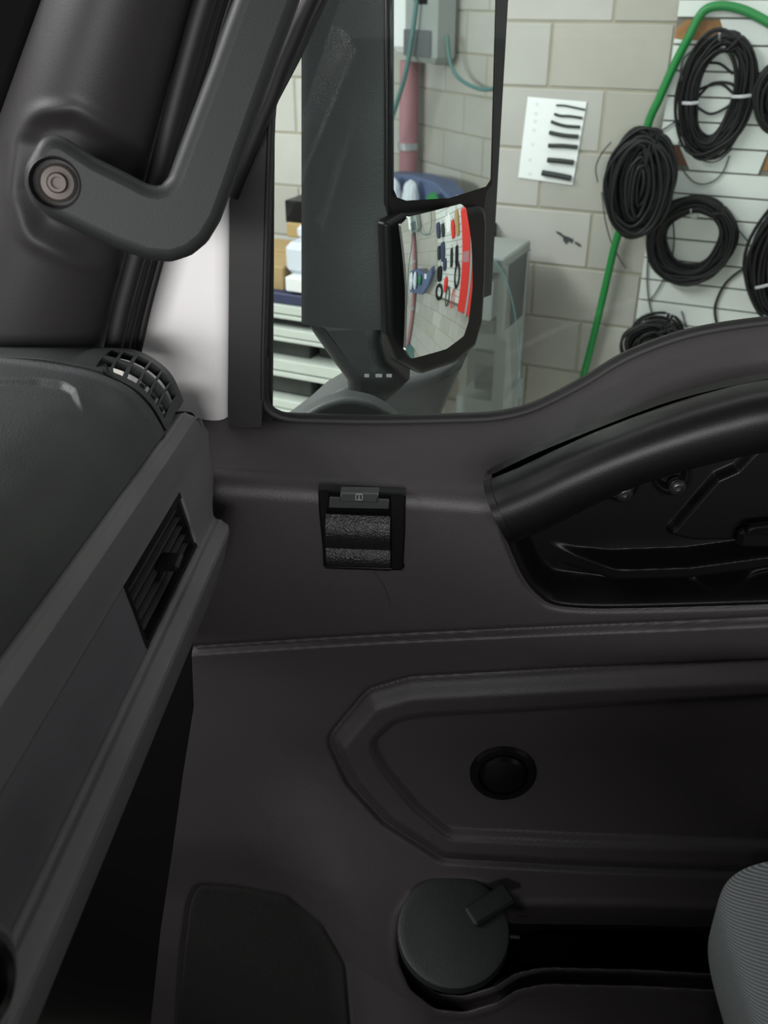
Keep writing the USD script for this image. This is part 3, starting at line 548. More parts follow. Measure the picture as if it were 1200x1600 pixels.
dO, dI = sdf(px, OUT), sdf(px, INN)
h += -0.0045 * np.exp(-(dO / 3.2) ** 2) + 0.009 * sstep(2, 26, dO) - 0.0065 * sstep(-1, 7, dI) - 0.002 * np.exp(-((dI + 1) / 2.5) ** 2)
# the pad beside the pull bar, rising with the window edge
PADL = soft_poly([(893, 690), (896, 655), (925, 622), (980, 592), (1050, 565), (1120, 547), (1200, 533), (1340, 520), (1340, 760), (1000, 760)], 12)
dP = sdf(px, PADL); h += 0.011 * sstep(-4, 22, dP)
ARM = round_poly([(768, 742), (800, 726), (850, 703), (930, 671), (1010, 640), (1100, 613), (1200, 592), (1330, 574), (1330, 938), (1200, 944), (1000, 950), (910, 950), (862, 944), (838, 928), (820, 906), (803, 872), (784, 820)], 6)
ARM = smooth_line(Polygon(ARM).simplify(1.0).exterior.coords[:-1], 160, closed=True)
dA = sdf(px, ARM); h += -0.004 * np.exp(-(dA / 4.0) ** 2)
SPK = soft_poly([(308, 1378), (370, 1383), (450, 1398), (505, 1444), (540, 1505), (556, 1700), (270, 1700), (284, 1500), (295, 1410)], 14)
dS = sdf(px, SPK); h += -0.003 * np.exp(-(dS / 3.0) ** 2)
POC = soft_poly([(622, 1460), (628, 1425), (650, 1396), (692, 1382), (750, 1383), (790, 1398), (812, 1413), (1000, 1415), (1340, 1424), (1340, 1552), (1110, 1541), (1000, 1535), (850, 1531), (805, 1541), (775, 1562), (725, 1577), (680, 1572), (642, 1542), (624, 1500)], 14)
dPo = sdf(px, POC)
h += 0.0012 * np.exp(-((dPo + 7) / 6.0) ** 2)                                            # rolled lip
INWARD = np.array([0, 0.50, -0.87])
P = B1.copy(); P[..., 1] -= h
P = P + 0.16 * sstep(0, 10, dPo)[..., None] * INWARD
left_edge = px[..., 0] - np.interp(px[..., 1], [600, 1000, 1100, 1200, 1330, 1450, 1600, 1800], [200, 300, 304, 288, 270, 252, 236, 220])
fC = px[..., 1] - cyv; BK = np.array([0, 0.020, 0.0]); K = [left_edge, 0.5 - dA]
shell_part('upper_trim', P, K + [-fC], BK, M['door'], door)
shell_part('lower_trim', P, K + [fC, -dO, -dS, 6 - dPo], BK, M['door'], door)
shell_part('insert_frame', P, K + [dO, -dI], BK, M['door'], door)
shell_part('insert_panel', P, K + [dI], BK, M['door'], door)
shell_part('speaker_grille', P, K + [dS], BK, M['grille'], door)
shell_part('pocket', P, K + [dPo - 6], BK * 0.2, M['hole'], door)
# blanking plug in the insert panel
pq = proj(P); ij = np.unravel_index(np.argmin(np.hypot(pq[..., 0] - 785, pq[..., 1] - 1206)), pq.shape[:2])
pn = np.cross(P[ij[0] + 9, ij[1]] - P[ij[0] - 9, ij[1]], P[ij[0], ij[1] + 9] - P[ij[0], ij[1] - 9]); pn /= np.linalg.norm(pn); pc = P[ij] - pn * 0.001; pr = 0.0335
plug = obj('plug', lathe([(pr, -0.006), (pr, 0.003), (pr - 0.003, 0.006), (pr - 0.008, 0.006), (pr - 0.010, 0.0015), (pr - 0.011, 0.0015), (pr - 0.011, 0.005), (pr - 0.014, 0.0085), (0.008, 0.0105), (0.0001, 0.0107)], pc, pn, 64), M['black'], door)
# ------------------------------------------------------------------ window switch block
sw = obj('window_switch', cat(*[pix_plate(p, YF + 0.004, 0.012, 0.002) for p in (
    [(497, 767), (516, 768), (512, 805), (508, 850), (509, 886), (507, 888), (503, 850), (498, 800)], [(609, 771), (634, 773), (633, 835), (630, 892), (610, 891), (610, 850)],
    [(506, 884), (632, 888), (630, 893), (507, 889)], [(497, 766), (634, 772), (634, 777), (498, 771)])]), M['black'], door)
obj('switch_well', pix_plate([(500, 768), (632, 774), (628, 890), (509, 886)], YF + 0.003, 0.006), M['hole'], sw, smooth=False)
def rocker(y0, y1, xl, xr, out, name, m):
    ys = np.linspace(y0, y1, 24); g = []
    for i, yy in enumerate(ys):
        f = i / 23; o = out * (0.25 + math.sin(math.pi * (0.12 + 0.80 * f)) * 0.75)
        g.append([at_y(lerp(xl, xr, k / 11), yy + 4 * (k / 11), YF - 0.002) + np.array([0, -o, 0]) for k in range(12)])
    return obj(name, grid_mesh(np.array(g), None, np.array([0, 0.008, 0])), M[m], sw, smooth=40)
rocker(797, 851, 510, 610, 0.013, 'blank_cover', 'black_grain')
rocker(853, 886, 509, 610, 0.006, 'blank_cover', 'black_grain')
bt = obj('lock_button', pix_plate([(532, 769), (592, 770), (590, 786), (530, 785)], YF - 0.004, 0.010, 0.0015), M['switch_grey'], sw)
obj('switch_body', pix_plate([(514, 776), (608, 780), (608, 796), (513, 794)], YF - 0.001, 0.004, 0.001), M['switch_grey'], sw)
ic = [pix_plate(p, YF - 0.0139, 0.0006) for p in ([(555, 772), (567, 772), (567, 773.2), (555, 773.2)], [(555, 780.6), (567, 780.6), (567, 781.8), (555, 781.8)], [(555, 772), (556.3, 772), (556.3, 781.8), (555, 781.8)], [(565.7, 772), (567, 772), (567, 781.8), (565.7, 781.8)], [(560.6, 774.5), (562, 774.5), (562, 781), (560.6, 781)])]
obj('window_symbol', cat(*ic), M['print'], sw, smooth=False)
# ------------------------------------------------------------------ pull bar and bowl
ax = np.arange(at_y(755, 800, YF)[0], 0.55, 0.0013); az = np.arange(zr(-0.22), zr(-0.56), -0.0013)
G = np.stack(np.broadcast_arrays(ax[None, :], YF, az[:, None]), -1).astype(float)
gp = proj(G); d = sdf(gp, ARM)
cly = np.interp(gp[..., 0], [760, 788, 900, 975, 1058, 1200, 1360], [800, 797, 745, 712, 680, 648, 634])
lowr = sstep(-10, 25, gp[..., 1] - cly)
hb = (0.007 * lowr - 0.002) * sstep(0, 6, d) - 0.030 * sstep(9, 34, d)
ledge = [(800, 880), (880, 868), (960, 886), (1080, 882), (1200, 866), (1340, 850)]
lyv = np.interp(gp[..., 0], *np.array([(860, 866), (905, 878), (960, 884), (1080, 880), (1200, 864), (1340, 846)]).T)
inA = sstep(12, 34, d)
hb += inA * sstep(858, 985, gp[..., 0]) * 0.024 * sstep(-2, 8, gp[..., 1] - lyv) * (1 - sstep(22, 40, gp[..., 1] - lyv))
STEP = round_poly([(1046, 851), (1062, 836), (1128, 760), (1160, 746), (1180, 725), (1215, 690), (1400, 660), (1400, 850), (1200, 862), (1090, 862)], 7)
hb += inA * 0.010 * sstep(-2, 6, sdf(gp, STEP))
for (bx, by) in ((975, 770), (1058, 760)):
    rr = np.hypot(gp[..., 0] - bx, gp[..., 1] - by); hb += 0.0028 * np.exp(-((rr - 27) / 4) ** 2) - 0.004 * (1 - sstep(18, 24, rr))
hb += inA * 0.006 * np.exp(-(pdist(gp, smooth_line([(1086, 915), (1120, 926), (1160, 922), (1200, 909), (1330, 890)], 20)) / 5.0) ** 2)
hb += 0.012 * lowr * sstep(-4, 22, sdf(gp, PADL)) * (1 - sstep(9, 34, d))
Gd = G.copy(); Gd[..., 1] -= hb
bowl = shell_part('pull_bowl', Gd, [d], np.array([0, 0.012, 0]), M['black'], door)
for (bx, by) in ((975, 770), (1058, 760)):
    c = at_y(bx, by, YF + 0.020)
    obj('bolt', lathe([(0.0075, -0.004), (0.0075, 0.002), (0.006, 0.004), (0.0035, 0.005), (0.0035, 0.0025), (0.0001, 0.002)], c, (0, -1, 0), 24), M['bolt_dark'], bowl)
cl = smooth_line([(788, 797), (835, 777), (900, 745), (975, 712), (1058, 684), (1130, 664), (1200, 650), (1360, 636)], 70)
hw = np.interp(cl[:, 0], [776, 800, 900, 975, 1058, 1200, 1360], [52, 52, 49, 47, 49, 52, 52])
YB = 0.665
pc_ = np.array([at_y(a, b, YB) for a, b in cl])
half = hw * 0.80 / FPX * 0.93
bar = tube(pc_, 0, 40, squash=(half, np.full(len(half), 0.026), 2.4), nrm=(0, -1, 0))
obj('pull_bar', bar, M['black'], door, smooth=60)
obj('bar_end_collar', tube(pc_[0] + (pc_[1] - pc_[0]) / np.linalg.norm(pc_[1] - pc_[0]) * np.array([[-0.006], [-0.003], [0.0]]), 0, 40, squash=(half[:3] * 1.03, np.full(3, 0.027), 2.4), nrm=(0, -1, 0)), M['black'], door, smooth=60)
obj('door_latch', cat(cbox((0.078, 0.012, 0.018), 0.004, None, at_y(1222, 840, YF + 0.006)), tube(smooth_line([at_y(x, y, YF - 0.002) for x, y in ((1169, 832), (1173, 826), (1190, 823), (1260, 818))], 20), 0.003, 10)), M['black'], door)
# ------------------------------------------------------------------ window frame, seals and pane
obj('painted_frame', pix_plate([(385, -60), (362, 0), (300, 150), (225, 400), (180, 560), (190, 640), (310, 700), (330, 683), (345, 677), (353, 668), (356, 650), (358, 480), (358, 292), (392, 180), (480, -60)], 0.80, 0.03, 0.012), M['white_paint'], door, smooth=50, label='white painted sheet metal of the door window frame')
obj('glass_channel', cat(pix_plate([(350, 690), (357, 290), (400, 200), (440, 100), (505, -60), (540, -60), (470, 90), (428, 170), (425, 660), (420, 690)], 0.806, 0.006), pix_plate([(357, 668), (356, 640), (359, 320), (362, 296), (400, 200), (436, 110), (500, -60), (530, -60), (445, 110), (426, 160), (417, 420), (409, 640), (409, 668)], 0.782, 0.02),
    tube(np.array([at_y(a, b, 0.757) for a, b in [(361, 306), (395, 222), (428, 142), (440, 110), (510, -60)]]), 0.006, 10), tube(smooth_line([at_y(a, b, 0.76) for a, b in [(424, 150), (418, 300), (414, 450), (411, 560), (411, 625)]], 30), 0.0022, 10)), M['rubber'], door, smooth=50)
gl = np.array(glass_edge); sel = gl[:, 0] > 404
sp = np.vstack([[(411, 560)], [(410, 610)], [(413, 632)], [(424, 647)], [(445, 656)], gl[gl[:, 0] > 470]])
obj('glass_seal', tube(smooth_line([at_y(a, b - 3, 0.778) for a, b in sp], 160), 0.0052, 10), M['rubber'], door, smooth=True)
pane = np.array([at_y(a, b, 0.792) for a, b in [(400, 640), (420, 300), (436, 110), (540, -140), (1330, -140), (1330, 520)] + [tuple(x) for x in glass_edge[::-4] if 420 < x[0] < 1310]])
obj('window_pane', plate(pane[:, [0, 2]], ((0, 0.792, 0), (1, 0, 0), (0, 0, 1), (0, 1, 0)), 0.004), M['glass'], door, smooth=False)
# outer door skin below the glass
obj('outer_skin', box(-0.30, 1.0, 0.81, 0.83, zr(-1.15), zr(-0.42), 0.005), M['white_paint'], door, smooth=False)
# a hairline scratch under the switch is left as a shallow strip
obj('scratch', tube([at_y(584, 893, YF - 0.0003), at_y(600, 915, YF - 0.0003), at_y(611, 946, YF - 0.0003)], 0.0004, 5), M['switch_grey'], door)

# ------------------------------------------------------------------ lidded cup in the pocket
cup = thing('lidded_cup', 'round black lidded cup with a flip tab standing in the door pocket', 'cup')
lc = at_y(708, 1452, 0.618); ax_ = np.array([-0.02, -0.27, 0.97]); ax_ /= np.linalg.norm(ax_)
LR = 0.0575
obj('cup_body', lathe([(0.0001, -0.10), (0.028, -0.10), (LR - 0.014, -0.016), (LR - 0.008, -0.006)], lc, ax_, 56), M['black'], cup)
ld = obj('lid', lathe([(LR - 0.003, -0.014), (LR, -0.012), (LR, -0.003), (LR - 0.0015, -0.0006), (LR - 0.004, 0), (LR - 0.009, 0.0003), (0.0001, 0.0008)], lc, ax_, 72), M['lid'], cup)
e1 = np.cross(ax_, [0, 1, 0]); e1 /= -np.linalg.norm(e1); e1 = np.array([1, 0, 0]) - ax_ * ax_[0]; e1 /= np.linalg.norm(e1); e2 = np.cross(ax_, e1)
ang = math.radians(32); u_ = e1 * math.cos(ang) + e2 * math.sin(ang); v_ = np.cross(ax_, u_)
obj('flip_tab', cbox((0.050, 0.022, 0.008), 0.0025, (u_, v_, ax_), lc + u_ * 0.045 + ax_ * 0.0035), M['lid'], cup)
obj('hinge_pin', tube([at_y(797, 1463, 0.655), at_y(812, 1464, 0.655)], 0.002, 8), M['switch_grey'], cup)

# ------------------------------------------------------------------ seat corner
seat = thing('passenger_seat', 'grey ribbed cloth corner of the passenger seat at lower right', 'seat')
def superbox(c, hs, e, n=64, m=48):
    th = np.linspace(0, 2 * np.pi, n, endpoint=False); ph = np.linspace(-np.pi / 2, np.pi / 2, m); f = lambda x: np.sign(x) * np.abs(x) ** (2 / e)
    V = np.array([[hs[0] * f(np.cos(p)) * f(np.cos(t)), hs[1] * f(np.cos(p)) * f(np.sin(t)), hs[2] * f(np.sin(p))] for p in ph for t in th]) + c
    i = np.arange(m - 1)[:, None]; j = np.arange(n)[None]; j2 = (j + 1) % n
    a, b, c_, d = (i * n + j).ravel(), (i * n + j2).ravel(), ((i + 1) * n + j2).ravel(), ((i + 1) * n + j).ravel()
    return trimesh.Trimesh(V, np.vstack([np.stack([a, b, c_], 1), np.stack([a, c_, d], 1)]), process=False)
obj('cushion', superbox(np.array([0.4345, 0.281, zr(-0.499)]), (0.25, 0.132, 0.037), 7.4, 96, 64), M['seat'], seat, smooth=True)
obj('seat_base', box(0.22, 0.66, 0.17, 0.395, zr(-1.2), zr(-0.537), 0.01), M['black'], seat)

# ------------------------------------------------------------------ dashboard: a section swept across the cab
dash = thing('dashboard', 'dark grey truck dashboard end with side air vent next to the door', 'dashboard')
YE = 0.62
def sec(pts, y=YE): return [tuple(at_y(a, b, y)[[0, 2]]) for a, b in pts]
SEC = sec([(-200, 548), (-60, 552), (40, 559), (130, 573), (175, 587), (210, 606), (238, 634), (262, 674)])      # the pad
SHX, SHZ = 0.00, 0.085
def swept(section, ys, n=60, dens=None):
    q = smooth_line(section, n) if n else np.array(section)
    g = np.array([[(x + SHX * (YE - y), y, z + SHZ * (YE - y)) for (x, z) in q] for y in ys])
    return g
ysL = np.concatenate([np.linspace(-1.2, -0.1, 12)[:-1], np.linspace(-0.1, 0.5, 80)[:-1], np.linspace(0.5, YE, 130)])
pad = swept(SEC, ysL, 110)
pp = proj(pad)
# rounded end of the pad, and the shallow tray pressed into its top
ee = sstep(YE - 0.022, YE, pad[..., 1]); pad[..., 2] -= 0.0; nrm_in = np.array([-0.6, 0, -0.8])
pad = pad + (0.005 * ee ** 3 - 0.0034 * np.exp(-((pad[..., 1] - (YE - 0.012)) / 0.005) ** 2))[..., None] * nrm_in
TRAY = round_poly([(-400, 586), (60, 591), (98, 596), (116, 606), (150, 700), (-400, 1100)], 8)
pad = pad + (0.0045 * sstep(-2, 4, sdf(pp, TRAY)) * (1 - sstep(607, 650, pp[..., 1])))[..., None] * np.array([-0.3, 0, -0.95])
obj('top_pad', grid_mesh(pad[:, ::-1], None, np.array([-0.02, 0, -0.02])), M['pad'], dash, smooth=True)
cor = SEC[-1]
s_top = [(cor[0] + 0.001, cor[1] + 0.001), (cor[0] + 0.0045, cor[1] - 0.003)]
v_t = tuple(at_y(285, 764, 0.60)[[0, 2]]); v_b = tuple(at_y(313, 851, 0.60)[[0, 2]])
low = sec([(330, 878), (344, 905), (338, 960), (320, 1010), (290, 1040)], 0.60)
FS = [(cor[0] - 0.012, cor[1] - 0.004), (cor[0] + 0.001, cor[1] + 0.0005), (cor[0] + 0.005, cor[1] - 0.0025), (cor[0] + 0.009, cor[1] - 0.0065), (cor[0] + 0.0098, cor[1] - 0.0085), lerp((cor[0] + 0.0098, cor[1] - 0.0085), v_t, 0.5), v_t, lerp(v_t, v_b, 0.5), v_b, (v_b[0] + 0.006, v_b[1] - 0.003), (v_b[0] + 0.0122, v_b[1] - 0.0062), (v_b[0] + 0.0138, v_b[1] - 0.0085), (v_b[0] + 0.0135, v_b[1] - 0.014), (v_b[0] + 0.006, v_b[1] - 0.042), (v_b[0] - 0.010, v_b[1] - 0.078), (v_b[0] - 0.05, v_b[1] - 0.115), (v_b[0] - 0.12, v_b[1] - 0.145)]
fq = np.array([tuple(x) for x in FS])
# arc parameter of the vent's two long edges
fine = smooth_line(fq, 240); it = int(np.argmin(np.hypot(*(fine - v_t).T))); ib = int(np.argmin(np.hypot(*(fine - v_b).T)))
ysF = np.concatenate([np.linspace(-1.2, -0.1, 12)[:-1], np.linspace(-0.1, 0.595, 140)[:-1], np.linspace(0.595, 0.672, 26)])
g = np.array([[(x + SHX * (YE - y), y, z + SHZ * (YE - y)) for (x, z) in fine] for y in ysF])
ee = np.clip((g[..., 1] - 0.645) / 0.027, 0, 1); rr = 0.016 * (1 - np.sqrt(np.maximum(1 - ee ** 2, 0)))
tang = np.gradient(fine, axis=0); tang /= np.linalg.norm(tang, axis=1)[:, None]; nin = np.stack([tang[:, 1], 0 * tang[:, 0], -tang[:, 0]], 1)   # into the dash
nin *= -1 if nin[len(nin) // 3, 0] > 0 else 1
g = g + rr[..., None] * nin[None]
shf = np.interp(fine[:, 1], [v_b[1] - 0.022, v_b[1] - 0.004, (v_t[1] + v_b[1]) / 2, v_t[1], cor[1]], [-0.020, -0.008, 0.040, 0.052, 0.008])
g[..., 1] += sstep(0.596, 0.672, ysF)[:, None] * shf[None]
yc = (ysF[:-1] + ysF[1:]) / 2; hole = np.zeros((len(ysF) - 1, len(fine) - 1), bool); hole[(yc < 0.596)[:, None] & ((np.arange(len(fine) - 1) >= it) & (np.arange(len(fine) - 1) < ib))[None]] = True
obj('fascia', grid_mesh(g[:, ::-1], ~hole[:, ::-1], np.array([-0.012, 0, 0.0])), M['dash'], dash, smooth=50)
# end cap that closes the dash towards the door
capo = np.vstack([fine, [(fine[-1][0] - 0.2, fine[-1][1])], [(fine[0][0] - 0.25, fine[-1][1])], [(fine[0][0] - 0.25, fine[0][1] - 0.02)]])
obj('end_cap', plate(capo + np.array([-0.018, -0.004]), ((0, 0.640, 0), (1, 0, 0), (0, 0, 1), (0, 1, 0)), 0.022, 0.004), M['dash'], dash, smooth=50)
# the flat trim panel that carries on from the vent towards the driver
VY0, VY1 = 0.452, 0.594
ysP = np.linspace(-1.2, VY0, 60); q = fine[it:ib + 1] + np.array([0.0, 0.0]); q = q[1:-1]
gp_ = np.array([[(x - 0.0006, y, z + SHZ * (YE - y)) for (x, z) in q] for y in ysP])
obj('trim_panel', grid_mesh(gp_[:, ::-1], None, np.array([-0.006, 0, 0])), M['panel'], dash, smooth=50)
# the side vent
ven = obj('vent', cat(*[grid_mesh(np.array([[(x - d0, y, z + SHZ * (YE - y)) for (x, z) in q] for y in (ya, yb)])[:, ::-1], None, np.array([-0.03, 0, 0])) for (ya, yb, d0) in ((VY0, VY0 + 0.004, 0.0), (VY1 - 0.004, VY1, 0.002))],
      *[grid_mesh(np.array([[(x - 0.0006, y, z + SHZ * (YE - y)) for (x, z) in qq] for y in np.linspace(VY0, VY1, 12)])[:, ::-1], None, np.array([-0.03, 0, 0])) for qq in (q[:4], q[-3:])]), M['black'], dash, smooth=False)
obj('vent_duct', grid_mesh(np.array([[(x - 0.045, y, z + SHZ * (YE - y)) for (x, z) in q] for y in np.linspace(VY0, VY1, 6)])[:, ::-1], None, np.array([-0.004, 0, 0])), M['hole'], ven, smooth=False)
vq0, vq1 = np.array(q[3]), np.array(q[-3])
def vpt(y, f, dep=0.0): s = lerp(vq0, vq1, f); return np.array([s[0] - dep, y, s[1] + SHZ * (YE - y)])
for f in (0.12, 0.31, 0.50, 0.69, 0.88):
    obj('slat', tube([vpt(VY0 + 0.004, f, 0.014), vpt(VY1 - 0.004, f, 0.014)], 0, 12, squash=(0.0009, 0.010, 4), nrm=(1, 0, -0.25)), M['rubber'], ven)
for y in np.linspace(VY0 + 0.018, VY1 - 0.018, 6):
    obj('vane', tube([vpt(y, 0.02, 0.032), vpt(y, 0.98, 0.032)], 0, 12, squash=(0.0009, 0.008, 4), nrm=(1, 0.2, 0)), M['black'], ven)
tb = vpt(0.528, 0.50, 0.0)
obj('vent_tab', cbox((0.016, 0.020, 0.005), 0.002, None, tb + np.array([0.001, 0, 0])), M['black'], ven)
la = smooth_line([(-160, 552), (40, 560), (110, 570), (165, 582)], 30); lb = smooth_line([(-160, 532), (40, 535), (110, 538), (172, 545)], 30)
gt = np.array([[lerp(at_y(*a_, 0.618), at_y(*b_, 0.70), f) for a_, b_ in zip(la, lb)] for f in np.linspace(0, 1, 14)])
obj('windshield_ledge', grid_mesh(gt, None, np.array([0, 0, -0.02])), M['pad'], dash, smooth=True)
# defrost grille on the dash corner
dn = smooth_line([at_y(a_, b_, 0.6215) for a_, b_ in [(104, 569), (150, 580), (190, 596), (218, 613), (242, 640), (262, 676)]], 90)
df = smooth_line([at_y(a_, b_, 0.688) for a_, b_ in [(160, 543), (185, 544), (215, 548), (246, 564), (270, 588), (287, 626)]], 90)
yd = np.linspace(0.6225, 0.688, 46); fd = (yd - yd[0]) / (yd[-1] - yd[0]); gd = dn[None] * (1 - fd)[:, None, None] + df[None] * fd[:, None, None]
gd[..., 2] += (0.003 * np.sin(math.pi * fd))[:, None]; dq = (0.5 * (dn + df))[:, [0, 2]]
sl_ = np.r_[0, np.cumsum(np.hypot(*np.diff(dq, axis=0).T))]; sl_ /= sl_[-1]
sc = (sl_[:-1] + sl_[1:]) / 2; yc = (yd[:-1] + yd[1:]) / 2
cell = np.zeros((len(yc), len(sc)), bool)
for k in range(6):
    s0 = 0.16 + k * 0.125
    for (y0, y1) in ((0.630, 0.6495), (0.6545, 0.676)): cell |= ((yc > y0) & (yc < y1))[:, None] & ((sc > s0 + 0.012) & (sc < s0 + 0.112))[None]
dg = obj('defrost_grille', grid_mesh(gd[:, ::-1], ~cell[:, ::-1], np.array([-0.004, 0, -0.006])), M['pad'], dash, smooth=50)
obj('duct', grid_mesh((gd + np.array([-0.018, 0, -0.022]))[:, ::-1], None, np.array([-0.002, 0, -0.003])), M['hole'], dg, smooth=50)
for (k, r) in ((3, 0), (3, 1), (4, 0), (4, 1), (5, 0), (5, 1)):
    i = int(np.argmin(np.abs(sl_ - (0.16 + k * 0.125 + 0.055)))); yv = 0.639 if r == 0 else 0.661
    obj('vane', cbox((0.004, 0.012, 0.006), 0.001, None, np.array([dq[i][0] - 0.008, yv, dq[i][1] - 0.009])), M['print'], dg)
# round knob low on the fascia, cut by the picture's left edge
kb = at_y(-40, 1538, 0.200) + np.array([0.004, 0, 0])
obj('knob_bezel', lathe([(0.021, -0.006), (0.0205, 0.001), (0.0175, 0.0025), (0.0150, 0.0005), (0.0145, -0.006)], kb, (1, 0, 0.15), 40), M['dash'], dash)
obj('knob_ring', lathe([(0.0142, -0.006), (0.0142, 0.003), (0.012, 0.005), (0.010, 0.003), (0.010, -0.002), (0.0001, -0.002)], kb, (1, 0, 0.15), 32), M['black'], dash)
# ------------------------------------------------------------------ kick panel between the dash and the door
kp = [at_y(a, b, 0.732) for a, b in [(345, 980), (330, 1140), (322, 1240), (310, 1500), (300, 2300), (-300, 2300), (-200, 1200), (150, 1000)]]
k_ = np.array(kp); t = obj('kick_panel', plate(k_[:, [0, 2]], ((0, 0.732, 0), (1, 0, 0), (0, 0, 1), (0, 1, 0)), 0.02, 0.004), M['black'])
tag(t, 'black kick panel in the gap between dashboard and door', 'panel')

# ------------------------------------------------------------------ windshield pillar
pil = thing('pillar_trim', 'grey moulded windshield pillar cover behind the grab handle', 'pillar trim')
pys = np.linspace(-70, 575, 200); g = []
for py in pys:
    xl = 62 - 0.36 * py; xr = np.interp(py, [-70, 0, 150, 300, 540, 600], [330, 310, 268, 228, 166, 150]); row = []
    for k in range(120):
        th = math.pi * (1 - k / 119.0); u = (math.cos(th) * 0.5 + 0.5)
        yy = 0.745 - 0.085 * (math.sin(th) ** 0.75) * (1.0 - 0.25 * u)
        row.append(at_y(lerp(xl, xr, u), py, yy))
    g.append(row)
g = np.array(g); gx = proj(g)
BOSS = round_poly([(36, 300), (40, 225), (62, 190), (112, 188), (215, 246), (320, 296), (320, 440), (130, 394), (58, 358)], 30)
db = sdf(gx, BOSS); g[..., 1] += 0.0075 * sstep(-16, 18, db) - 0.0025 * np.exp(-((db + 20) / 12.0) ** 2)
obj('cover', grid_mesh(g, None, np.array([0, 0.012, 0])), M['pillar'], pil, smooth=True)
def strip(pa, pb, y, r): return tube(smooth_line([at_y(a, b, y) for a, b in pa], 40), r, 12)
W1 = [(338, -60), (312, 0), (270, 150), (232, 300), (186, 470), (168, 550)]
obj('weatherstrip', cat(*[tube(smooth_line([at_y(a + dx + 2, b, yy) for a, b in W1], 40), r, 12) for dx, yy, r in ((6, 0.715, 0.0075), (22, 0.725, 0.0055), (33, 0.735, 0.0045), (45, 0.738, 0.0035))]), M['rubber'], pil, smooth=True)
obj('windshield_gasket', pix_plate([(90, -70), (64, 0), (4, 170), (-60, 360), (-260, 360), (-260, -70)], 0.74, 0.02, 0.006), M['hole'], pil)

# ------------------------------------------------------------------ grab handle
gh = thing('grab_handle', 'grey bent plastic grab handle bolted to the windshield pillar', 'grab handle')
ho = round_poly([(52, 232), (62, 214), (82, 208), (102, 214), (150, 246), (200, 271), (232, 288), (252, 291), (265, 276), (285, 222), (310, 155), (332, 97), (352, 40), (374, -20), (396, -80), (500, -80), (470, 5), (440, 84), (411, 165), (384, 240), (362, 303), (346, 346), (326, 379), (301, 400), (268, 411), (230, 407), (180, 389), (120, 361), (75, 340), (49, 318), (36, 292), (36, 260)], 11)
ho = Polygon(ho).buffer(-30, 24).buffer(38, 24).buffer(-8, 24).exterior; ho = np.array([ho.interpolate(t_, True).coords[0] for t_ in np.linspace(0, 1, 180, endpoint=False)])
vz = -ray(215, 300); vz /= np.linalg.norm(vz); hO = at_y(200, 330, 0.575); hU = np.cross([0, 0, 1.0], vz); hU /= np.linalg.norm(hU); hV = np.cross(vz, hU)
def hplane(px_, py_, out=0.0): d = ray(px_, py_); return EYE + d * (((hO - EYE) @ vz + out) / (d @ vz))
HQ = np.array([[(hplane(a, b) - hO) @ hU, (hplane(a, b) - hO) @ hV] for a, b in ho])
hb2 = plate(HQ, (hO - vz * 0.034, hU, hV, vz), 0.034, 0.0078)
bc = hplane(88, 286, -0.014)
bm = m3.Manifold(m3.Mesh(np.asarray(hb2.vertices, np.float32), np.asarray(hb2.faces, np.uint32)))
if bm.status() != m3.Error.NoError or bm.volume() <= 0:
    hb2 = flip(hb2); bm = m3.Manifold(m3.Mesh(np.asarray(hb2.vertices, np.float32), np.asarray(hb2.faces, np.uint32)))
cyl = trimesh.creation.cylinder(radius=0.0152, height=0.05, sections=48); cyl.apply_transform(trimesh.geometry.align_vectors([0, 0, 1], vz)); cyl.apply_translation(bc + vz * 0.025)
cut = bm - m3.Manifold(m3.Mesh(np.asarray(cyl.vertices, np.float32), np.asarray(cyl.faces, np.uint32)))
obj('wall_boss', lathe([(0.0001, -0.03), (0.020, -0.03), (0.017, 0.0)], bc - vz * 0.021, vz, 32), M['handle'], gh)
obj('handle_body', cut, M['handle'], gh, smooth=32)
obj('bolt_cup', lathe([(0.0154, 0.0138), (0.0145, 0.0146), (0.0138, 0.0136), (0.0134, 0.002), (0.0001, 0.0015)], bc, vz, 48), M['pillar'], gh)
bo = obj('bolt', lathe([(0.0112, 0.001), (0.0112, 0.004), (0.0095, 0.0055), (0.0060, 0.0058), (0.0060, 0.009), (0.0052, 0.010), (0.0034, 0.010), (0.0032, 0.007), (0.0001, 0.007)], bc + hU * 0.001, vz, 6 * 6), M['bolt'], gh, label='steel bolt head in a round recess')

# ------------------------------------------------------------------ outside mirror on the door
mir = thing('side_mirror', 'black truck side mirror with flat upper glass and convex lower glass', 'mirror')
def az_pt(px, py, y): return at_y(px, py, y)
MN = np.array([0.752, -0.659, 0.0]); MN /= np.linalg.norm(MN); MT = np.array([-MN[1], MN[0], 0.0])      # glass normal, and along the glass away from the cab
G0 = at_y(612, 150, 0.93)[:2]
def gpt(px, py, out=0.0):
    """The point of the glass plane seen at the pixel."""
    dd = ray(px, py); o = np.array([G0[0], G0[1], 2.3]); t = ((o - EYE) @ MN + out) / (dd @ MN); return EYE + dd * t
def gplate(pts, out, depth, bev=0.0, r=0):
    pts = np.array(round_poly(pts, r)) if r else np.asarray(pts, float)
    Q = np.array([[(gpt(a, b, out) - np.array([*G0, 2.3])) @ MT, gpt(a, b, out)[2] - 2.3] for a, b in pts])
    return plate(Q, (np.array([*G0, 2.3]) + MN * out, MT, ZV, MN), depth, bev)
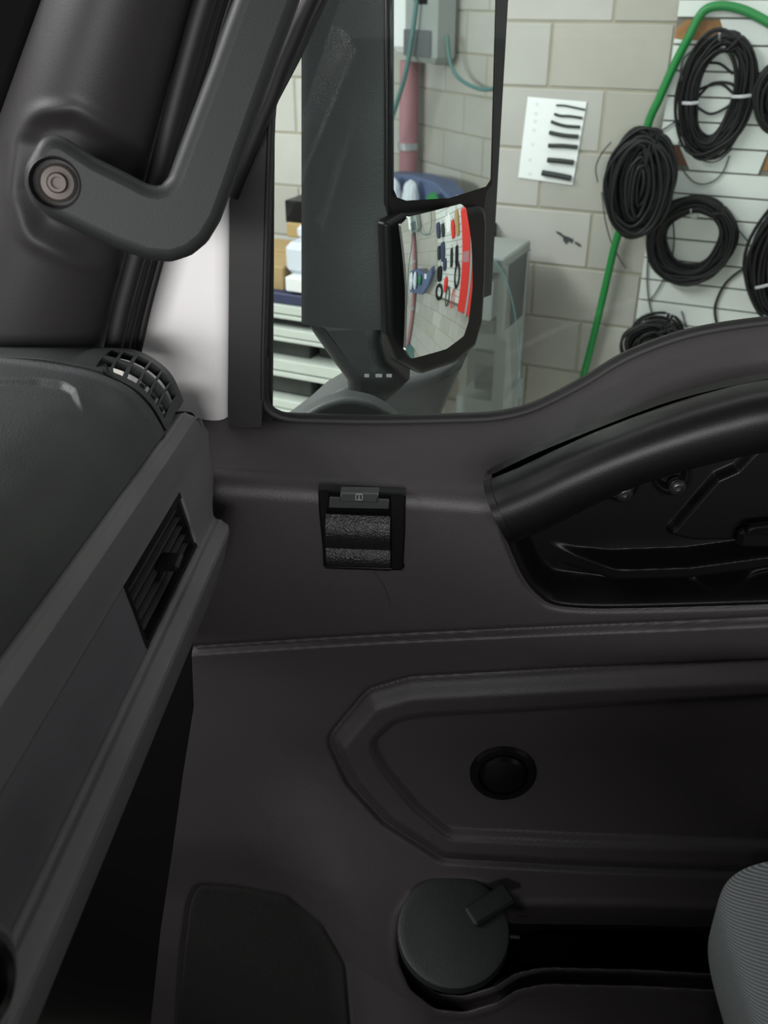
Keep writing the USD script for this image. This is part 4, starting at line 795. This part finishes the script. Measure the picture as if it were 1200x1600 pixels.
# case: a rounded section, taller than the picture, its flank towards the cab window
zs_ = [0.42, 0.2, 0.0, -0.1, -0.2, -0.25, -0.29, -0.305]
rings = []
for z in zs_:
    pyc = float(proj(np.array([0, 0.95, 2.3 + z]))[1])
    fx = at_y(471, pyc, 0.945)[0]; fy = 0.945
    O_ = np.array([G0 + MT[:2] * 0.170, G0 + MT[:2] * 0.168 - MN[:2] * 0.05, G0 + MT[:2] * 0.12 - MN[:2] * 0.11, np.array([fx + 0.02, fy + 0.10]), np.array([fx, fy + 0.05]), np.array([fx, fy]), np.array([fx + 0.008, fy - 0.006]), np.array([lerp(fx, G0[0], 0.5), 0.930]), G0 + np.array([-0.006, -0.004]), G0 + MN[:2] * 0.002])
    rings.append(np.column_stack([O_, np.full(len(O_), 2.3 + z)]))
rings = np.array(rings); cl_ = np.concatenate([rings, rings[:, :1]], 1)
case = grid_mesh(cl_); 
nR = rings.shape[1]
def fan(ring): c = ring.mean(0); return trimesh.Trimesh(np.vstack([ring, c]), [(i, (i + 1) % len(ring), len(ring)) for i in range(len(ring))], process=False)
mc = obj('case', cat(case, fan(rings[-1]), fan(rings[0])), M['mirror_case'], mir, smooth=40)
# lower neck that runs down to the foot
obj('neck', pix_plate([(473, 495), (486, 524), (520, 572), (541, 600), (545, 640), (600, 640), (640, 600), (604, 570), (596, 540), (594, 490)], 1.0, 0.056, 0.016), M['mirror_case'], mir)
obj('foot', pix_plate([(440, 676), (478, 648), (505, 624), (541, 603), (600, 598), (640, 593), (680, 584), (712, 566), (738, 540), (716, 590), (690, 650), (682, 676)], 1.11, 0.06, 0.010), M['mirror_foot'], mir)
obj('foot_cover', pix_plate(soft_poly([(430, 690), (470, 650), (500, 632), (540, 620), (580, 628), (615, 648), (640, 690)], 4, 8.0, 60), 0.868, 0.02, 0.006), M['mirror_foot'], mir)
for i, (x, w) in enumerate([(573, 8), (592, 11), (608, 9)]):
    obj('cast_mark', cbox((w * 0.0006, 0.001, 0.0035), 0.0003, None, at_y(x, 587, 0.868)), M['print'], mir)
# upper flat glass with its rim
up_o = [(606, -260), (606, 290), (612, 312), (640, 322), (758, 306), (768, 296), (785, -260)]
up_g = [(613, -260), (613, 296), (618, 308), (632, 313), (700, 309), (757, 291), (764, 280), (778, -260)]
obj('rim', gplate([(600, -262), (600, 318), (610, 345), (752, 330), (757, 300), (766, 290), (773, 0), (782, -262)], 0.002, 0.004, 0.002), M['black'], mir)
obj('flat_glass', gplate(up_g, 0.0062, 0.002, 0.0, 3), M['mirror'], mir, smooth=False)
# convex glass in a tilted holder
CX_R = 0.60
cg_o = round_poly([(590, 345), (620, 330), (700, 325), (746, 318), (750, 345), (748, 440), (744, 500), (733, 538), (700, 566), (650, 582), (612, 562), (596, 520)], 10)
obj('convex_holder', gplate(cg_o, 0.004, 0.012, 0.007), M['black'], mir, smooth=50)
cg = round_poly([(632, 352), (645, 340), (700, 328), (735, 321), (744, 328), (748, 380), (747, 450), (740, 505), (732, 527), (700, 546), (640, 560), (631, 545), (634, 450)], 5)
base = np.array([*G0, 2.3]); CO = 0.030
q2 = np.array([[(gpt(a, b, CO) - base) @ MT, gpt(a, b, CO)[2] - 2.3] for a, b in cg]); cc = (q2.min(0) + q2.max(0)) / 2
TILT = math.radians(0.0)
gu = np.linspace(q2[:, 0].min() - 0.002, q2[:, 0].max() + 0.002, 70); gv = np.linspace(q2[:, 1].max() + 0.002, q2[:, 1].min() - 0.002, 110)
uu, vv = np.meshgrid(gu, gv); hh = np.sqrt(CX_R ** 2 - (uu - cc[0]) ** 2 - (vv - cc[1]) ** 2) - CX_R + CO - 0.087 * (uu - cc[0]) - 0.047 * (vv - cc[1])    # set a little further out and up than the flat glass
PG = base + uu[..., None] * MT + vv[..., None] * ZV + hh[..., None] * MN
fg = sdf(np.stack([uu, vv], -1), q2) * 1000
if np.cross(np.gradient(PG, axis=0)[5, 5], np.gradient(PG, axis=1)[5, 5]) @ MN < 0: PG, fg = PG[:, ::-1], fg[:, ::-1]
shell_part('convex_glass', PG, [fg], -MN * 0.003, M['mirror'], mir)
